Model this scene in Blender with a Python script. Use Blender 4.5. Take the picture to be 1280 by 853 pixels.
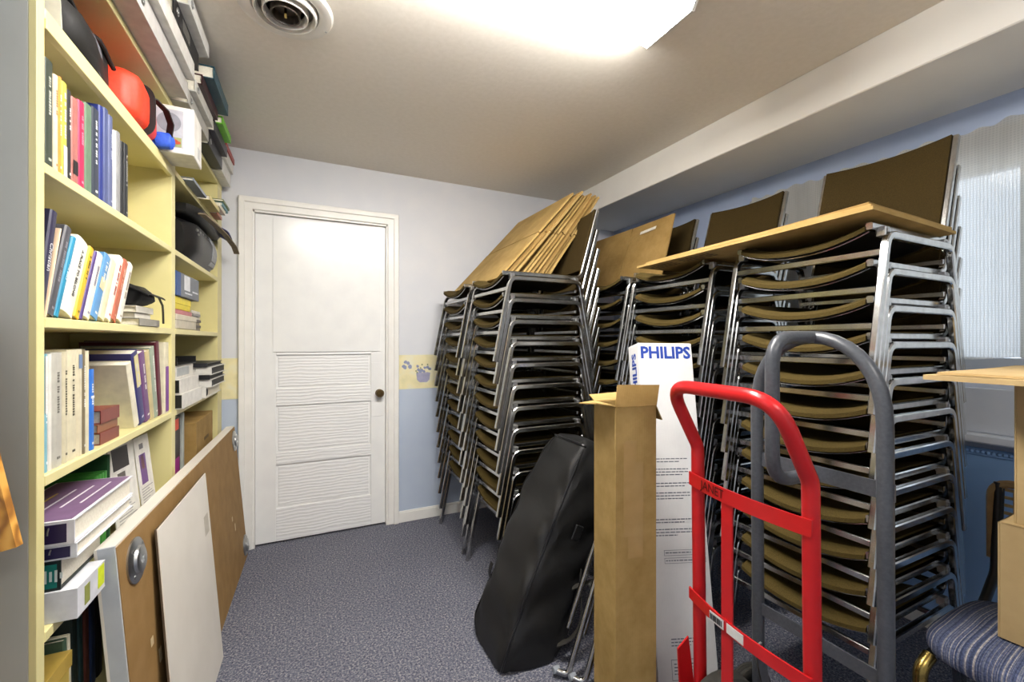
import bpy, math, random
from mathutils import Vector, Matrix, Euler
random.seed(7)
for o in list(bpy.data.objects): bpy.data.objects.remove(o)
scene = bpy.context.scene
COL = scene.collection

# ------------------------------------------------------------------ camera
CAM_H = 1.252; FPX = 540.0; YAW = math.radians(25.9)
cam_d = bpy.data.cameras.new('camera'); cam = bpy.data.objects.new('camera', cam_d); COL.objects.link(cam)
cam_d.sensor_width = 36.0; cam_d.lens = FPX/1280*36.0; cam_d.clip_start = 0.02
cam.location = (0, 0, CAM_H); cam.rotation_euler = (math.radians(90), 0, -YAW)
scene.camera = cam

# ------------------------------------------------------------------ world, exposure
w = bpy.data.worlds.new('world'); scene.world = w; w.use_nodes = True
bg = w.node_tree.nodes['Background']; bg.inputs[0].default_value = (0.72, 0.84, 1.0, 1); bg.inputs[1].default_value = 2.8
vs = scene.view_settings
vs.view_transform = 'Standard'; vs.look = 'None'; vs.exposure = 0.25; vs.gamma = 1.0; vs.use_curve_mapping = False
FIXTURE_EMIT = 52.0

# room numbers
XL, XR, YB, YF, ZC = -0.80, 2.46, 3.02, -1.70, 2.40
SOF_X, SOF_Z = 1.94, 2.213

SN, CS = math.sin(YAW), math.cos(YAW)
def ray(px, py):
    u = (px-640)/FPX; v = (426.5-py)/FPX
    return Vector((SN+u*CS, CS-u*SN, v))
def onX(px, py, X): d = ray(px, py); return d*(X/d.x)+Vector((0,0,CAM_H))
def onY(px, py, Y): d = ray(px, py); return d*(Y/d.y)+Vector((0,0,CAM_H))
def onZ(px, py, Z): d = ray(px, py); return d*((Z-CAM_H)/d.z)+Vector((0,0,CAM_H))

# ------------------------------------------------------------------ materials
def lin(h):
    h = h.lstrip('#'); c = [int(h[i:i+2],16)/255 for i in (0,2,4)]
    return tuple((x/12.92 if x<=.04045 else ((x+.055)/1.055)**2.4) for x in c)+(1,)
MATS = {}
def newmat(name):
    m = bpy.data.materials.new(name); m.use_nodes = True
    nt = m.node_tree; b = nt.nodes['Principled BSDF']; return m, nt, b
def N(nt, t, **kw):
    n = nt.nodes.new(t)
    for k, v in kw.items():
        if k in n.inputs: n.inputs[k].default_value = v
        else: setattr(n, k, v)
    return n
def L(nt, a, b): nt.links.new(a, b)
def ramp(nt, stops):
    r = nt.nodes.new('ShaderNodeValToRGB'); e = r.color_ramp.elements
    while len(e) < len(stops): e.new(.5)
    for i, (p, c) in enumerate(stops): e[i].position = p; e[i].color = c
    return r
def coords(nt, scale=(1,1,1), kind='Object'):
    tc = nt.nodes.new('ShaderNodeTexCoord'); mp = nt.nodes.new('ShaderNodeMapping')
    mp.inputs['Scale'].default_value = scale; L(nt, tc.outputs[kind], mp.inputs[0]); return mp.outputs[0]
def bump(nt, b, src, strength, dist=.01):
    bp = N(nt, 'ShaderNodeBump'); bp.inputs['Strength'].default_value = strength; bp.inputs['Distance'].default_value = dist
    L(nt, src, bp.inputs['Height']); L(nt, bp.outputs[0], b.inputs['Normal'])
def noisy(name, c1, c2, scale=20, rough=.6, bumps=0, detail=4, sc=(1,1,1), spec=.5, metal=0, bdist=.005, lo=.3, hi=.7):
    if name in MATS: return MATS[name]
    m, nt, b = newmat(name)
    co = coords(nt, sc)
    n = N(nt, 'ShaderNodeTexNoise', Scale=scale, Detail=detail); L(nt, co, n.inputs['Vector'])
    r = ramp(nt, [(lo, lin(c1)), (hi, lin(c2))]); L(nt, n.outputs['Fac'], r.inputs[0]); L(nt, r.outputs[0], b.inputs['Base Color'])
    b.inputs['Roughness'].default_value = rough; b.inputs['Specular IOR Level'].default_value = spec; b.inputs['Metallic'].default_value = metal
    if bumps: bump(nt, b, n.outputs['Fac'], bumps, bdist)
    MATS[name] = m; return m
def shade(h, f):
    h = h.lstrip('#'); return '#'+''.join('%02x' % max(0, min(255, int(int(h[i:i+2],16)*f))) for i in (0,2,4))
def plain(h, rough=.5, spec=.4):
    k = 'print_'+h.lstrip('#')+'_%d' % int(rough*100)
    return noisy(k, shade(h, .93), shade(h, 1.03), 30, rough, spec=spec)

M = {}
M['wall_top'] = noisy('wall_paint_pale', '#c9ced8', '#ccd1da', 6, .55, .06, bdist=.003)
def make_wall_back():
    m, nt, b = newmat('wall_back_paint')
    co = coords(nt); sep = N(nt, 'ShaderNodeSeparateXYZ'); L(nt, co, sep.inputs[0])
    n = N(nt, 'ShaderNodeTexNoise', Scale=7.0, Detail=5.0); L(nt, co, n.inputs['Vector'])
    a = ramp(nt, [(.3, lin('#d0d2d8')), (.7, lin('#d5d6da'))]); L(nt, n.outputs['Fac'], a.inputs[0])
    c = ramp(nt, [(.3, lin('#b4c0d4')), (.7, lin('#bac5d6'))]); L(nt, n.outputs['Fac'], c.inputs[0])
    gt = N(nt, 'ShaderNodeMath', operation='GREATER_THAN'); gt.inputs[1].default_value = 1.04; L(nt, sep.outputs[2], gt.inputs[0])
    mx = N(nt, 'ShaderNodeMix', data_type='RGBA'); L(nt, gt.outputs[0], mx.inputs[0]); L(nt, c.outputs[0], mx.inputs[6]); L(nt, a.outputs[0], mx.inputs[7])
    L(nt, mx.outputs[2], b.inputs['Base Color']); b.inputs['Roughness'].default_value = .5
    bump(nt, b, n.outputs['Fac'], .08, .004)
    return m
M['wall_back'] = make_wall_back()
M['wall_blue'] = noisy('wall_paint_blue', '#a6b5d2', '#afbdd7', 6, .5, .06, bdist=.003)
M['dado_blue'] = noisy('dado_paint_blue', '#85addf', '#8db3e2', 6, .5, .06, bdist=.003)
M['sill_white'] = noisy('sill_paint_cool_white', '#dde3ee', '#e5e9f1', 9, .4, .08, bdist=.002)
M['soffit'] = noisy('soffit_paint', '#ece9e2', '#f0ede6', 5, .6, .05)
M['ceiling'] = noisy('ceiling_paint', '#e2dcd1', '#e8e2d8', 45, .65, .25, detail=8, bdist=.003)
M['trim'] = noisy('trim_gloss_white', '#e9e7e2', '#efede8', 12, .32, .1, bdist=.002)
def make_carpet():
    m, nt, b = newmat('carpet_blue_grey')
    co = coords(nt)
    n1 = N(nt, 'ShaderNodeTexNoise', Scale=120.0, Detail=4.0, Roughness=.85); L(nt, co, n1.inputs['Vector'])
    n2 = N(nt, 'ShaderNodeTexNoise', Scale=3.0, Detail=3.0); L(nt, co, n2.inputs['Vector'])
    r = ramp(nt, [(.33, lin('#292b3c')), (.46, lin('#606374')), (.55, lin('#858690')), (.68, lin('#d8d3ca'))]); L(nt, n1.outputs['Fac'], r.inputs[0])
    mx = N(nt, 'ShaderNodeMix', data_type='RGBA', blend_type='MULTIPLY'); mx.inputs[0].default_value = .35
    r2 = ramp(nt, [(.35, (.75,.75,.78,1)), (.7, (1,1,1,1))]); L(nt, n2.outputs['Fac'], r2.inputs[0])
    L(nt, r.outputs[0], mx.inputs[6]); L(nt, r2.outputs[0], mx.inputs[7]); L(nt, mx.outputs[2], b.inputs['Base Color'])
    b.inputs['Roughness'].default_value = .95; b.inputs['Specular IOR Level'].default_value = .1
    bump(nt, b, n1.outputs['Fac'], .9, .008)
    return m
M['carpet'] = make_carpet()
def make_grain(name, c1, c2, sc, bs, rough=.35, wscale=9, dist=6, bd=.004):
    m, nt, b = newmat(name)
    co = coords(nt, sc)
    wv = N(nt, 'ShaderNodeTexWave', Scale=wscale, Distortion=dist, Detail=3.0); wv.inputs['Detail Scale'].default_value = 1.2; wv.bands_direction = 'Z'
    L(nt, co, wv.inputs['Vector'])
    r = ramp(nt, [(0, lin(c1)), (1, lin(c2))]); L(nt, wv.outputs['Fac'], r.inputs[0]); L(nt, r.outputs[0], b.inputs['Base Color'])
    b.inputs['Roughness'].default_value = rough; bump(nt, b, wv.outputs['Fac'], bs, bd); return m
M['door_grain'] = make_grain('door_paint_grain', '#e6e6e6', '#efefee', (.35, 1, 1), .35, .3, 16, 5)
M['door'] = noisy('door_paint', '#eaeae9', '#f0f0ee', 10, .22, .05, bdist=.003)
M['shelf'] = noisy('shelf_paint_yellow', '#d5cb90', '#dcd298', 9, .42, .12, bdist=.002)
M['shelf_side'] = noisy('shelf_side_grey', '#94978f', '#b5b6b0', 4, .5, .25, detail=7, sc=(1,1,.35), bdist=.003)
M['chrome'] = noisy('chrome_tube', '#aeaeac', '#c4c4c2', 40, .19, 0, metal=1)
M['chrome_dull'] = noisy('chrome_bracket', '#a8a8a8', '#c0c0c0', 60, .3, 0, metal=1)
M['seatfab'] = noisy('brown_woven_fabric', '#403519', '#544622', 330, .9, .6, detail=2, spec=.15, bdist=.002)
M['backfab'] = noisy('brown_back_fabric', '#2e240f', '#3f3216', 330, .9, .5, detail=2, spec=.15, bdist=.002)
def make_cardboard(name, c1, c2):
    m, nt, b = newmat(name)
    co = coords(nt)
    n = N(nt, 'ShaderNodeTexNoise', Scale=9.0, Detail=8.0, Roughness=.65); L(nt, co, n.inputs['Vector'])
    wv = N(nt, 'ShaderNodeTexWave', Scale=48.0, Distortion=.4); L(nt, co, wv.inputs['Vector'])
    r = ramp(nt, [(.3, lin(c1)), (.7, lin(c2))]); L(nt, n.outputs['Fac'], r.inputs[0])
    L(nt, r.outputs[0], b.inputs['Base Color']); b.inputs['Roughness'].default_value = .8; b.inputs['Specular IOR Level'].default_value = .2
    ad = N(nt, 'ShaderNodeMath', operation='ADD'); L(nt, n.outputs['Fac'], ad.inputs[0])
    ml = N(nt, 'ShaderNodeMath', operation='MULTIPLY'); ml.inputs[1].default_value = .15; L(nt, wv.outputs['Fac'], ml.inputs[0]); L(nt, ml.outputs[0], ad.inputs[1])
    bump(nt, b, ad.outputs[0], .3, .004); return m
M['card'] = make_cardboard('cardboard_kraft', '#957a46', '#b3965f')
M['card2'] = make_cardboard('cardboard_brown', '#836838', '#9d804e')
M['card_pale'] = make_cardboard('cardboard_pale', '#b1976a', '#bea476')
M['card_edge'] = noisy('cardboard_edge', '#8f6d38', '#dbbb80', 90, .9, .3, sc=(1,1,1))
M['red'] = noisy('red_enamel', '#b5171b', '#c21c20', 14, .28, .03)
M['grey_enamel'] = noisy('grey_hammered_enamel', '#43464c', '#4f5258', 120, .33, .06, bdist=.001)
M['rubber'] = noisy('black_rubber', '#24231f', '#33312b', 60, .75, .1)
M['black_nylon'] = noisy('black_nylon', '#080808', '#0f0f10', 240, .55, .25, detail=2, bdist=.001)
M['black'] = noisy('black_plastic', '#0b0b0c', '#121214', 30, .4)
M['white_card'] = make_cardboard('white_carton', '#dadada', '#e2e2e2')
M['brass'] = noisy('brass_tube', '#8e7a44', '#b39a5a', 50, .25, 0, metal=1)
M['knob'] = noisy('old_bronze', '#5b4a30', '#7b6744', 60, .35, 0, metal=1)
M['vent'] = noisy('vent_enamel', '#d8d5ce', '#e0ddd6', 20, .4)
M['vent_dark'] = noisy('vent_dark_metal', '#2a241e', '#453b30', 50, .5)
M['paper'] = noisy('paper_pages', '#ddd6c4', '#ece6d6', 200, .85, .2, sc=(1,1,1))
M['chip'] = noisy('hardboard_brown', '#8a6b40', '#98784c', 14, .7, .15, detail=8, spec=.2)
M['laminate_grey'] = noisy('laminate_edge_grey', '#aeb4bb', '#bdc2c7', 15, .4, .1)
M['board_white'] = noisy('white_board_cream', '#dcd6ca', '#e3ddd2', 8, .4, .04)
M['steel'] = noisy('zinc_steel', '#a7a9a9', '#bfc0c0', 40, .32, 0, metal=1)
def make_plywood():
    m, nt, b = newmat('varnished_plywood'); co = coords(nt, (1,1,1))
    wv = N(nt, 'ShaderNodeTexWave', Scale=14.0, Distortion=9.0, Detail=2.0); L(nt, co, wv.inputs['Vector'])
    r = ramp(nt, [(0, lin('#8f5b16')), (.5, lin('#c48a33')), (1, lin('#d9a24a'))]); L(nt, wv.outputs['Fac'], r.inputs[0]); L(nt, r.outputs[0], b.inputs['Base Color'])
    b.inputs['Roughness'].default_value = .35; return m
M['ply'] = make_plywood()
def make_stripes():
    m, nt, b = newmat('striped_blue_upholstery'); co = coords(nt)
    n = N(nt, 'ShaderNodeTexNoise', Scale=230.0, Detail=2.0); L(nt, co, n.inputs['Vector'])
    n2 = N(nt, 'ShaderNodeTexNoise', Scale=2.2, Detail=2.0); L(nt, co, n2.inputs['Vector'])
    sep = N(nt, 'ShaderNodeSeparateXYZ'); L(nt, co, sep.inputs[0])
    a = N(nt, 'ShaderNodeMath', operation='MULTIPLY'); a.inputs[1].default_value = 1.0; L(nt, sep.outputs[1], a.inputs[0])
    c = N(nt, 'ShaderNodeMath', operation='MULTIPLY_ADD'); c.inputs[1].default_value = .05; L(nt, n2.outputs['Fac'], c.inputs[0]); L(nt, a.outputs[0], c.inputs[2])
    n3 = N(nt, 'ShaderNodeTexNoise', noise_dimensions='1D', Scale=130.0, Detail=3.0, Roughness=.8); L(nt, c.outputs[0], n3.inputs['W'])
    r = ramp(nt, [(.32, lin('#33405e')), (.47, lin('#4c587c')), (.55, lin('#6d7488')), (.68, lin('#b9b3ae'))]); L(nt, n3.outputs['Fac'], r.inputs[0])
    mx = N(nt, 'ShaderNodeMix', data_type='RGBA', blend_type='MULTIPLY'); mx.inputs[0].default_value = .7
    r2 = ramp(nt, [(.4, (.45,.45,.5,1)), (.62, (1.15,1.12,1.1,1))]); L(nt, n.outputs['Fac'], r2.inputs[0])
    L(nt, r.outputs[0], mx.inputs[6]); L(nt, r2.outputs[0], mx.inputs[7]); L(nt, mx.outputs[2], b.inputs['Base Color'])
    b.inputs['Roughness'].default_value = .9; bump(nt, b, n.outputs['Fac'], .7, .003); return m
M['stripes'] = make_stripes()
def make_curtain():
    m = bpy.data.materials.new('sheer_curtain'); m.use_nodes = True; nt = m.node_tree; nt.nodes.clear()
    out = N(nt, 'ShaderNodeOutputMaterial'); df = N(nt, 'ShaderNodeBsdfDiffuse'); tr = N(nt, 'ShaderNodeBsdfTranslucent'); tp = N(nt, 'ShaderNodeBsdfTransparent')
    co = coords(nt); n = N(nt, 'ShaderNodeTexNoise', Scale=4.0, Detail=6.0); mp = nt.nodes.new('ShaderNodeMapping'); mp.inputs['Scale'].default_value = (1, 6, .8)
    L(nt, co, mp.inputs[0]); L(nt, mp.outputs[0], n.inputs['Vector'])
    r = ramp(nt, [(.3, lin('#cdcac0')), (.7, lin('#d9d6cd'))]); L(nt, n.outputs['Fac'], r.inputs[0])
    for s in (df, tr): L(nt, r.outputs[0], s.inputs[0])
    br = N(nt, 'ShaderNodeTexBrick', Scale=95.0, offset=0.0); br.inputs['Mortar Size'].default_value = .18; br.inputs['Brick Width'].default_value = .9; br.inputs['Row Height'].default_value = .9
    sep = N(nt, 'ShaderNodeSeparateXYZ'); L(nt, co, sep.inputs[0]); cb = N(nt, 'ShaderNodeCombineXYZ'); L(nt, sep.outputs[1], cb.inputs[0]); L(nt, sep.outputs[2], cb.inputs[1]); L(nt, cb.outputs[0], br.inputs['Vector'])
    m1 = N(nt, 'ShaderNodeMixShader'); m1.inputs[0].default_value = .5; L(nt, df.outputs[0], m1.inputs[1]); L(nt, tr.outputs[0], m1.inputs[2])
    m2 = N(nt, 'ShaderNodeMixShader'); mr = N(nt, 'ShaderNodeMapRange'); mr.inputs['To Min'].default_value = .20; mr.inputs['To Max'].default_value = .08
    L(nt, br.outputs['Fac'], mr.inputs[0]); L(nt, mr.outputs[0], m2.inputs[0]); L(nt, m1.outputs[0], m2.inputs[1]); L(nt, tp.outputs[0], m2.inputs[2]); L(nt, m2.outputs[0], out.inputs[0]); return m
M['curtain'] = make_curtain()
def make_glass():
    m = bpy.data.materials.new('window_glass'); m.use_nodes = True; nt = m.node_tree; nt.nodes.clear()
    out = N(nt, 'ShaderNodeOutputMaterial'); tp = N(nt, 'ShaderNodeBsdfTransparent'); gl = N(nt, 'ShaderNodeBsdfGlossy'); gl.inputs['Roughness'].default_value = .02
    fr = N(nt, 'ShaderNodeFresnel'); mx = N(nt, 'ShaderNodeMixShader'); L(nt, fr.outputs[0], mx.inputs[0]); L(nt, tp.outputs[0], mx.inputs[1]); L(nt, gl.outputs[0], mx.inputs[2]); L(nt, mx.outputs[0], out.inputs[0]); return m
M['glass'] = make_glass()
def make_emit(name, c, s):
    m, nt, b = newmat(name); b.inputs['Base Color'].default_value = lin(c); b.inputs['Emission Color'].default_value = lin(c); b.inputs['Emission Strength'].default_value = s; return m
M['lamp'] = make_emit('fluorescent_diffuser', '#fffbf5', FIXTURE_EMIT)
M['lamp_fill'] = make_emit('fill_light_diffuser', '#fffbf5', FIXTURE_EMIT*.30)  # weaker glow for the added fill fixture behind the camera

# ------------------------------------------------------------------ mesh helpers
class MB:
    def __init__(s): s.v = []; s.f = []
    def add(s, verts, faces):
        o = len(s.v); s.v += [tuple(v) for v in verts]; s.f += [tuple(i+o for i in f) for f in faces]; return s
    def box(s, x0, x1, y0, y1, z0, z1, b=0.0, mat=None):
        if x0 > x1: x0, x1 = x1, x0
        if y0 > y1: y0, y1 = y1, y0
        if z0 > z1: z0, z1 = z1, z0
        b = min(b, (x1-x0)*.45, (y1-y0)*.45, (z1-z0)*.45)
        if b <= 0:
            V = [(x0,y0,z0),(x1,y0,z0),(x1,y1,z0),(x0,y1,z0),(x0,y0,z1),(x1,y0,z1),(x1,y1,z1),(x0,y1,z1)]
            F = [(3,2,1,0),(4,5,6,7),(0,1,5,4),(1,2,6,5),(2,3,7,6),(3,0,4,7)]
        else:
            V = []; idx = {}
            lo = (x0,y0,z0); hi = (x1,y1,z1)
            for sx in (0,1):
                for sy in (0,1):
                    for sz in (0,1):
                        sg = (sx,sy,sz)
                        for ax in range(3):
                            p = []
                            for k in range(3):
                                e = hi[k] if sg[k] else lo[k]
                                p.append(e if k == ax else (e-b if sg[k] else e+b))
                            idx[(sx,sy,sz,ax)] = len(V); V.append(tuple(p))
            F = []
            I = lambda a,b_,c,ax: idx[(a,b_,c,ax)]
            F += [(I(0,0,0,0),I(0,0,1,0),I(0,1,1,0),I(0,1,0,0)), (I(1,0,0,0),I(1,1,0,0),I(1,1,1,0),I(1,0,1,0)),
                  (I(0,0,0,1),I(1,0,0,1),I(1,0,1,1),I(0,0,1,1)), (I(0,1,0,1),I(0,1,1,1),I(1,1,1,1),I(1,1,0,1)),
                  (I(0,0,0,2),I(0,1,0,2),I(1,1,0,2),I(1,0,0,2)), (I(0,0,1,2),I(1,0,1,2),I(1,1,1,2),I(0,1,1,2))]
            for a in (0,1):
                for c in (0,1):
                    F.append((I(a,c,0,0),I(a,c,1,0),I(a,c,1,1),I(a,c,0,1)))
                    F.append((I(a,0,c,0),I(a,1,c,0),I(a,1,c,2),I(a,0,c,2)))
                    F.append((I(0,a,c,1),I(1,a,c,1),I(1,a,c,2),I(0,a,c,2)))
            for a in (0,1):
                for c in (0,1):
                    for d in (0,1): F.append((I(a,c,d,0),I(a,c,d,1),I(a,c,d,2)))
        if mat is not None: V = [tuple(mat @ Vector(v)) for v in V]
        return s.add(V, F)
    def sweep(s, path, prof, closed=False, up=Vector((0,0,1)), caps=True):
        # prof: list of (a,b) offsets along (side, binormal); parallel-transport frame
        P = [Vector(p) for p in path]; n = len(P); m = len(prof); T = []
        for i in range(n):
            if closed: t = P[(i+1)%n]-P[i-1]
            else: t = P[min(i+1,n-1)]-P[max(i-1,0)]
            T.append(t.normalized())
        a = T[0].cross(up)
        if a.length < 1e-4: a = T[0].cross(Vector((1,0,0)))
        a.normalize(); A = [a]
        for i in range(1, n):
            q = T[i-1].rotation_difference(T[i]); a = q @ A[-1]; a = (a-T[i]*a.dot(T[i])).normalized(); A.append(a)
        V = []
        for i in range(n):
            b = T[i].cross(A[i])
            k = 1.0
            if 0 < i < n-1 or closed:
                d = (P[i]-P[i-1]).normalized() if i > 0 else T[i]
                k = 1/max(.5, d.dot(T[i]))
            for (p, q) in prof: V.append(P[i]+A[i]*p*1+b*q)
        F = []
        for i in range(n if closed else n-1):
            j = (i+1) % n
            for k in range(m): F.append((i*m+k, i*m+(k+1)%m, j*m+(k+1)%m, j*m+k))
        if caps and not closed: F.append(tuple(range(m-1,-1,-1))); F.append(tuple(range((n-1)*m, n*m)))
        return s.add(V, F)
    def tube(s, path, r, n=10, **kw):
        return s.sweep(path, [(r*math.cos(2*math.pi*k/n), r*math.sin(2*math.pi*k/n)) for k in range(n)], **kw)
    def sqtube(s, path, w, h, c=.003, **kw):
        a, b = w/2, h/2
        return s.sweep(path, [(a,-b+c),(a,b-c),(a-c,b),(-a+c,b),(-a,b-c),(-a,-b+c),(-a+c,-b),(a-c,-b)], **kw)
    def lathe(s, prof, n=24, axis='z', origin=(0,0,0)):
        V = []; F = []; O = Vector(origin)
        for (r, h) in prof:
            for k in range(n):
                a = 2*math.pi*k/n; c, d = r*math.cos(a), r*math.sin(a)
                p = {'z': (c,d,h), 'x': (h,c,d), 'y': (d,h,c)}[axis]; V.append(O+Vector(p))
        for i in range(len(prof)-1):
            for k in range(n): F.append((i*n+k, i*n+(k+1)%n, (i+1)*n+(k+1)%n, (i+1)*n+k))
        if prof[0][0] > 1e-6: F.append(tuple(range(n-1,-1,-1)))
        if prof[-1][0] > 1e-6: F.append(tuple(range((len(prof)-1)*n, len(prof)*n)))
        return s.add(V, F)
    def prism(s, poly, h, M4=None):
        # poly in local xy extruded 0..h in local z, transformed by M4
        n = len(poly); V = [Vector((x,y,0)) for x,y in poly]+[Vector((x,y,h)) for x,y in poly]
        if M4 is not None: V = [M4 @ v for v in V]
        F = [tuple(range(n-1,-1,-1)), tuple(range(n,2*n))]+[(i,(i+1)%n,n+(i+1)%n,n+i) for i in range(n)]
        return s.add(V, F)
    def grid(s, fn, nu, nv):
        V = [fn(i/nu, j/nv) for i in range(nu+1) for j in range(nv+1)]
        F = [(i*(nv+1)+j, (i+1)*(nv+1)+j, (i+1)*(nv+1)+j+1, i*(nv+1)+j+1) for i in range(nu) for j in range(nv)]
        return s.add(V, F)
    def sheet(s, fn, nu, nv, off):
        # closed slab: top = fn, bottom = fn + off(u,v)
        V = []; n1 = (nu+1)*(nv+1)
        for i in range(nu+1):
            for j in range(nv+1): V.append(Vector(fn(i/nu, j/nv)))
        V2 = [V[i*(nv+1)+j]+Vector(off(i/nu, j/nv) if callable(off) else off) for i in range(nu+1) for j in range(nv+1)]
        I = lambda i,j: i*(nv+1)+j
        F = [(I(i,j),I(i+1,j),I(i+1,j+1),I(i,j+1)) for i in range(nu) for j in range(nv)]
        F += [tuple(n1+k for k in reversed((I(i,j),I(i+1,j),I(i+1,j+1),I(i,j+1)))) for i in range(nu) for j in range(nv)]
        for i in range(nu): F += [(I(i+1,0),I(i,0),n1+I(i,0),n1+I(i+1,0)), (I(i,nv),I(i+1,nv),n1+I(i+1,nv),n1+I(i,nv))]
        for j in range(nv): F += [(I(0,j),I(0,j+1),n1+I(0,j+1),n1+I(0,j)), (I(nu,j+1),I(nu,j),n1+I(nu,j),n1+I(nu,j+1))]
        return s.add(V+V2, F)
    def mesh(s, name, mat, smooth=False, fix=True):
        me = bpy.data.meshes.new(name); me.from_pydata(s.v, [], s.f); me.update()
        if fix:
            import bmesh
            bm = bmesh.new(); bm.from_mesh(me); bmesh.ops.recalc_face_normals(bm, faces=bm.faces); bm.to_mesh(me); bm.free()
        if mat: me.materials.append(mat)
        if smooth:
            me.polygons.foreach_set('use_smooth', [True]*len(me.polygons)); me.set_sharp_from_angle(angle=math.radians(38))
        return me
    def build(s, name, mat, parent=None, smooth=False, fix=True):
        return put(name, s.mesh(name, mat, smooth, fix), parent)
def put(name, me, parent=None):
    o = bpy.data.objects.new(name, me); COL.objects.link(o)
    if parent: o.parent = parent
    return o
def tag(o, label=None, cat=None, group=None, kind=None):
    if label: o['label'] = label
    if cat: o['category'] = cat
    if group: o['group'] = group
    if kind: o['kind'] = kind
    return o
def thing(name, label, cat, loc=(0,0,0), rot=(0,0,0), group=None):
    o = bpy.data.objects.new(name, None); COL.objects.link(o); o.empty_display_size = .05
    o.location = loc; o.rotation_euler = rot; return tag(o, label, cat, group)
def struct(name, mb, mat, parent=None, smooth=False):
    o = mb.build(name, mat, parent, smooth)
    if not parent: o['kind'] = 'structure'
    return o
def arc(c, r, a0, a1, n, ax='xz', k=0.0):
    out = []
    for i in range(n+1):
        a = math.radians(a0+(a1-a0)*i/n); p, q = c[0]+r*math.cos(a), c[1]+r*math.sin(a)
        out.append((p,k,q) if ax == 'xz' else ((k,p,q) if ax == 'yz' else (p,q,k)))
    return out
def fillet(pts, r, n=5):
    P = [Vector(p) for p in pts]; out = [P[0]]
    for i in range(1, len(P)-1):
        rr = r[i-1] if isinstance(r, (list, tuple)) else r
        a, b = (P[i-1]-P[i]), (P[i+1]-P[i]); la, lb = a.length, b.length; a.normalize(); b.normalize()
        ang = a.angle(b); d = min(rr/math.tan(ang/2), la*.49, lb*.49); s, e = P[i]+a*d, P[i]+b*d
        for k in range(n+1):
            t = k/n; out.append(s*(1-t)**2+P[i]*2*t*(1-t)+e*t*t)
    out.append(P[-1]); return out
_txt = {}
def text_mesh(s, size, bold=False, extrude=.0003):
    cu = bpy.data.curves.new('lettering', 'FONT'); cu.body = s; cu.size = size; cu.align_x = 'CENTER'; cu.align_y = 'CENTER'; cu.extrude = extrude
    cu.resolution_u = 2
    if bold: cu.offset = size*.035
    o = bpy.data.objects.new('lettering', cu); COL.objects.link(o)
    dg = bpy.context.evaluated_depsgraph_get(); dg.update()
    me = bpy.data.meshes.new_from_object(o.evaluated_get(dg)); bpy.data.objects.remove(o); bpy.data.curves.remove(cu); me.materials.clear(); return me
def lettering(s, size, mat, parent, Mx, bold=False, sx=1.0, name='lettering'):
    me = text_mesh(s, size, bold); me.materials.append(mat)
    o = put(name, me, parent); o.matrix_local = Mx @ Matrix.Diagonal((sx,1,1,1)); return o
def frame_matrix(origin, xdir, ydir):
    x = Vector(xdir).normalized(); y = Vector(ydir); y = (y-x*y.dot(x)).normalized(); z = x.cross(y)
    m = Matrix((x,y,z)).transposed().to_4x4(); m.translation = Vector(origin); return m

# ================================================================== THE SETTING
struct('floor', MB().box(XL-.12, XR+.12, YF-.12, YB+.15, -.08, 0), M['carpet'])
ceil = struct('ceiling', MB().box(XL-.12, XR+.12, YF-.12, YB+.15, ZC, ZC+.1), M['ceiling'])
cr = MB()
pts = [onZ(520+i*26, 134+i*7.2+1.2*math.sin(i*1.7), ZC) for i in range(9)]
cr.sweep([(p.x, p.y, ZC-.0005) for p in pts], [(.012,0),(0,-.0035),(-.012,0)])
cr.build('plaster_ridge', M['ceiling'], ceil, True)
struct('wall_left', MB().box(XL-.12, XL, YF-.12, YB+.12, 0, ZC), M['wall_top'])
struct('wall_front', MB().box(XL-.12, XR+.12, YF-.12, YF, 0, ZC), M['wall_top'])
DX0, DX1, DZ = -.257, .512, 2.032
wb = MB()
wb.box(XL-.12, DX0-.015, YB, YB+.12, 0, ZC).box(DX1+.015, XR+.12, YB, YB+.12, 0, ZC).box(DX0-.015, DX1+.015, YB, YB+.12, DZ+.015, ZC)
wall_back = struct('wall_back', wb, M['wall_back'])
struct('wall_behind_door', MB().box(DX0-.015, DX1+.015, YB+.105, YB+.12, 0, DZ+.015), M['wall_top'])
# window wall
WY0, WY1, WZ0, WZ1 = -1.25, 1.08, 1.06, 1.98
wr = MB()
wr.box(XR, XR+.14, YF-.12, WY0, .8, ZC).box(XR, XR+.14, WY1, YB+.12, .8, ZC).box(XR, XR+.14, WY0, WY1, .8, WZ0).box(XR, XR+.14, WY0, WY1, WZ1, ZC)
wall_right = struct('wall_right', wr, M['wall_blue'])
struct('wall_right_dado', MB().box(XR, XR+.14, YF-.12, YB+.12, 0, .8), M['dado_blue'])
struct('wall_soffit', MB().box(SOF_X, XR+.12, YF-.1, YB+.1, SOF_Z, ZC, .004), M['soffit'])
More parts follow.
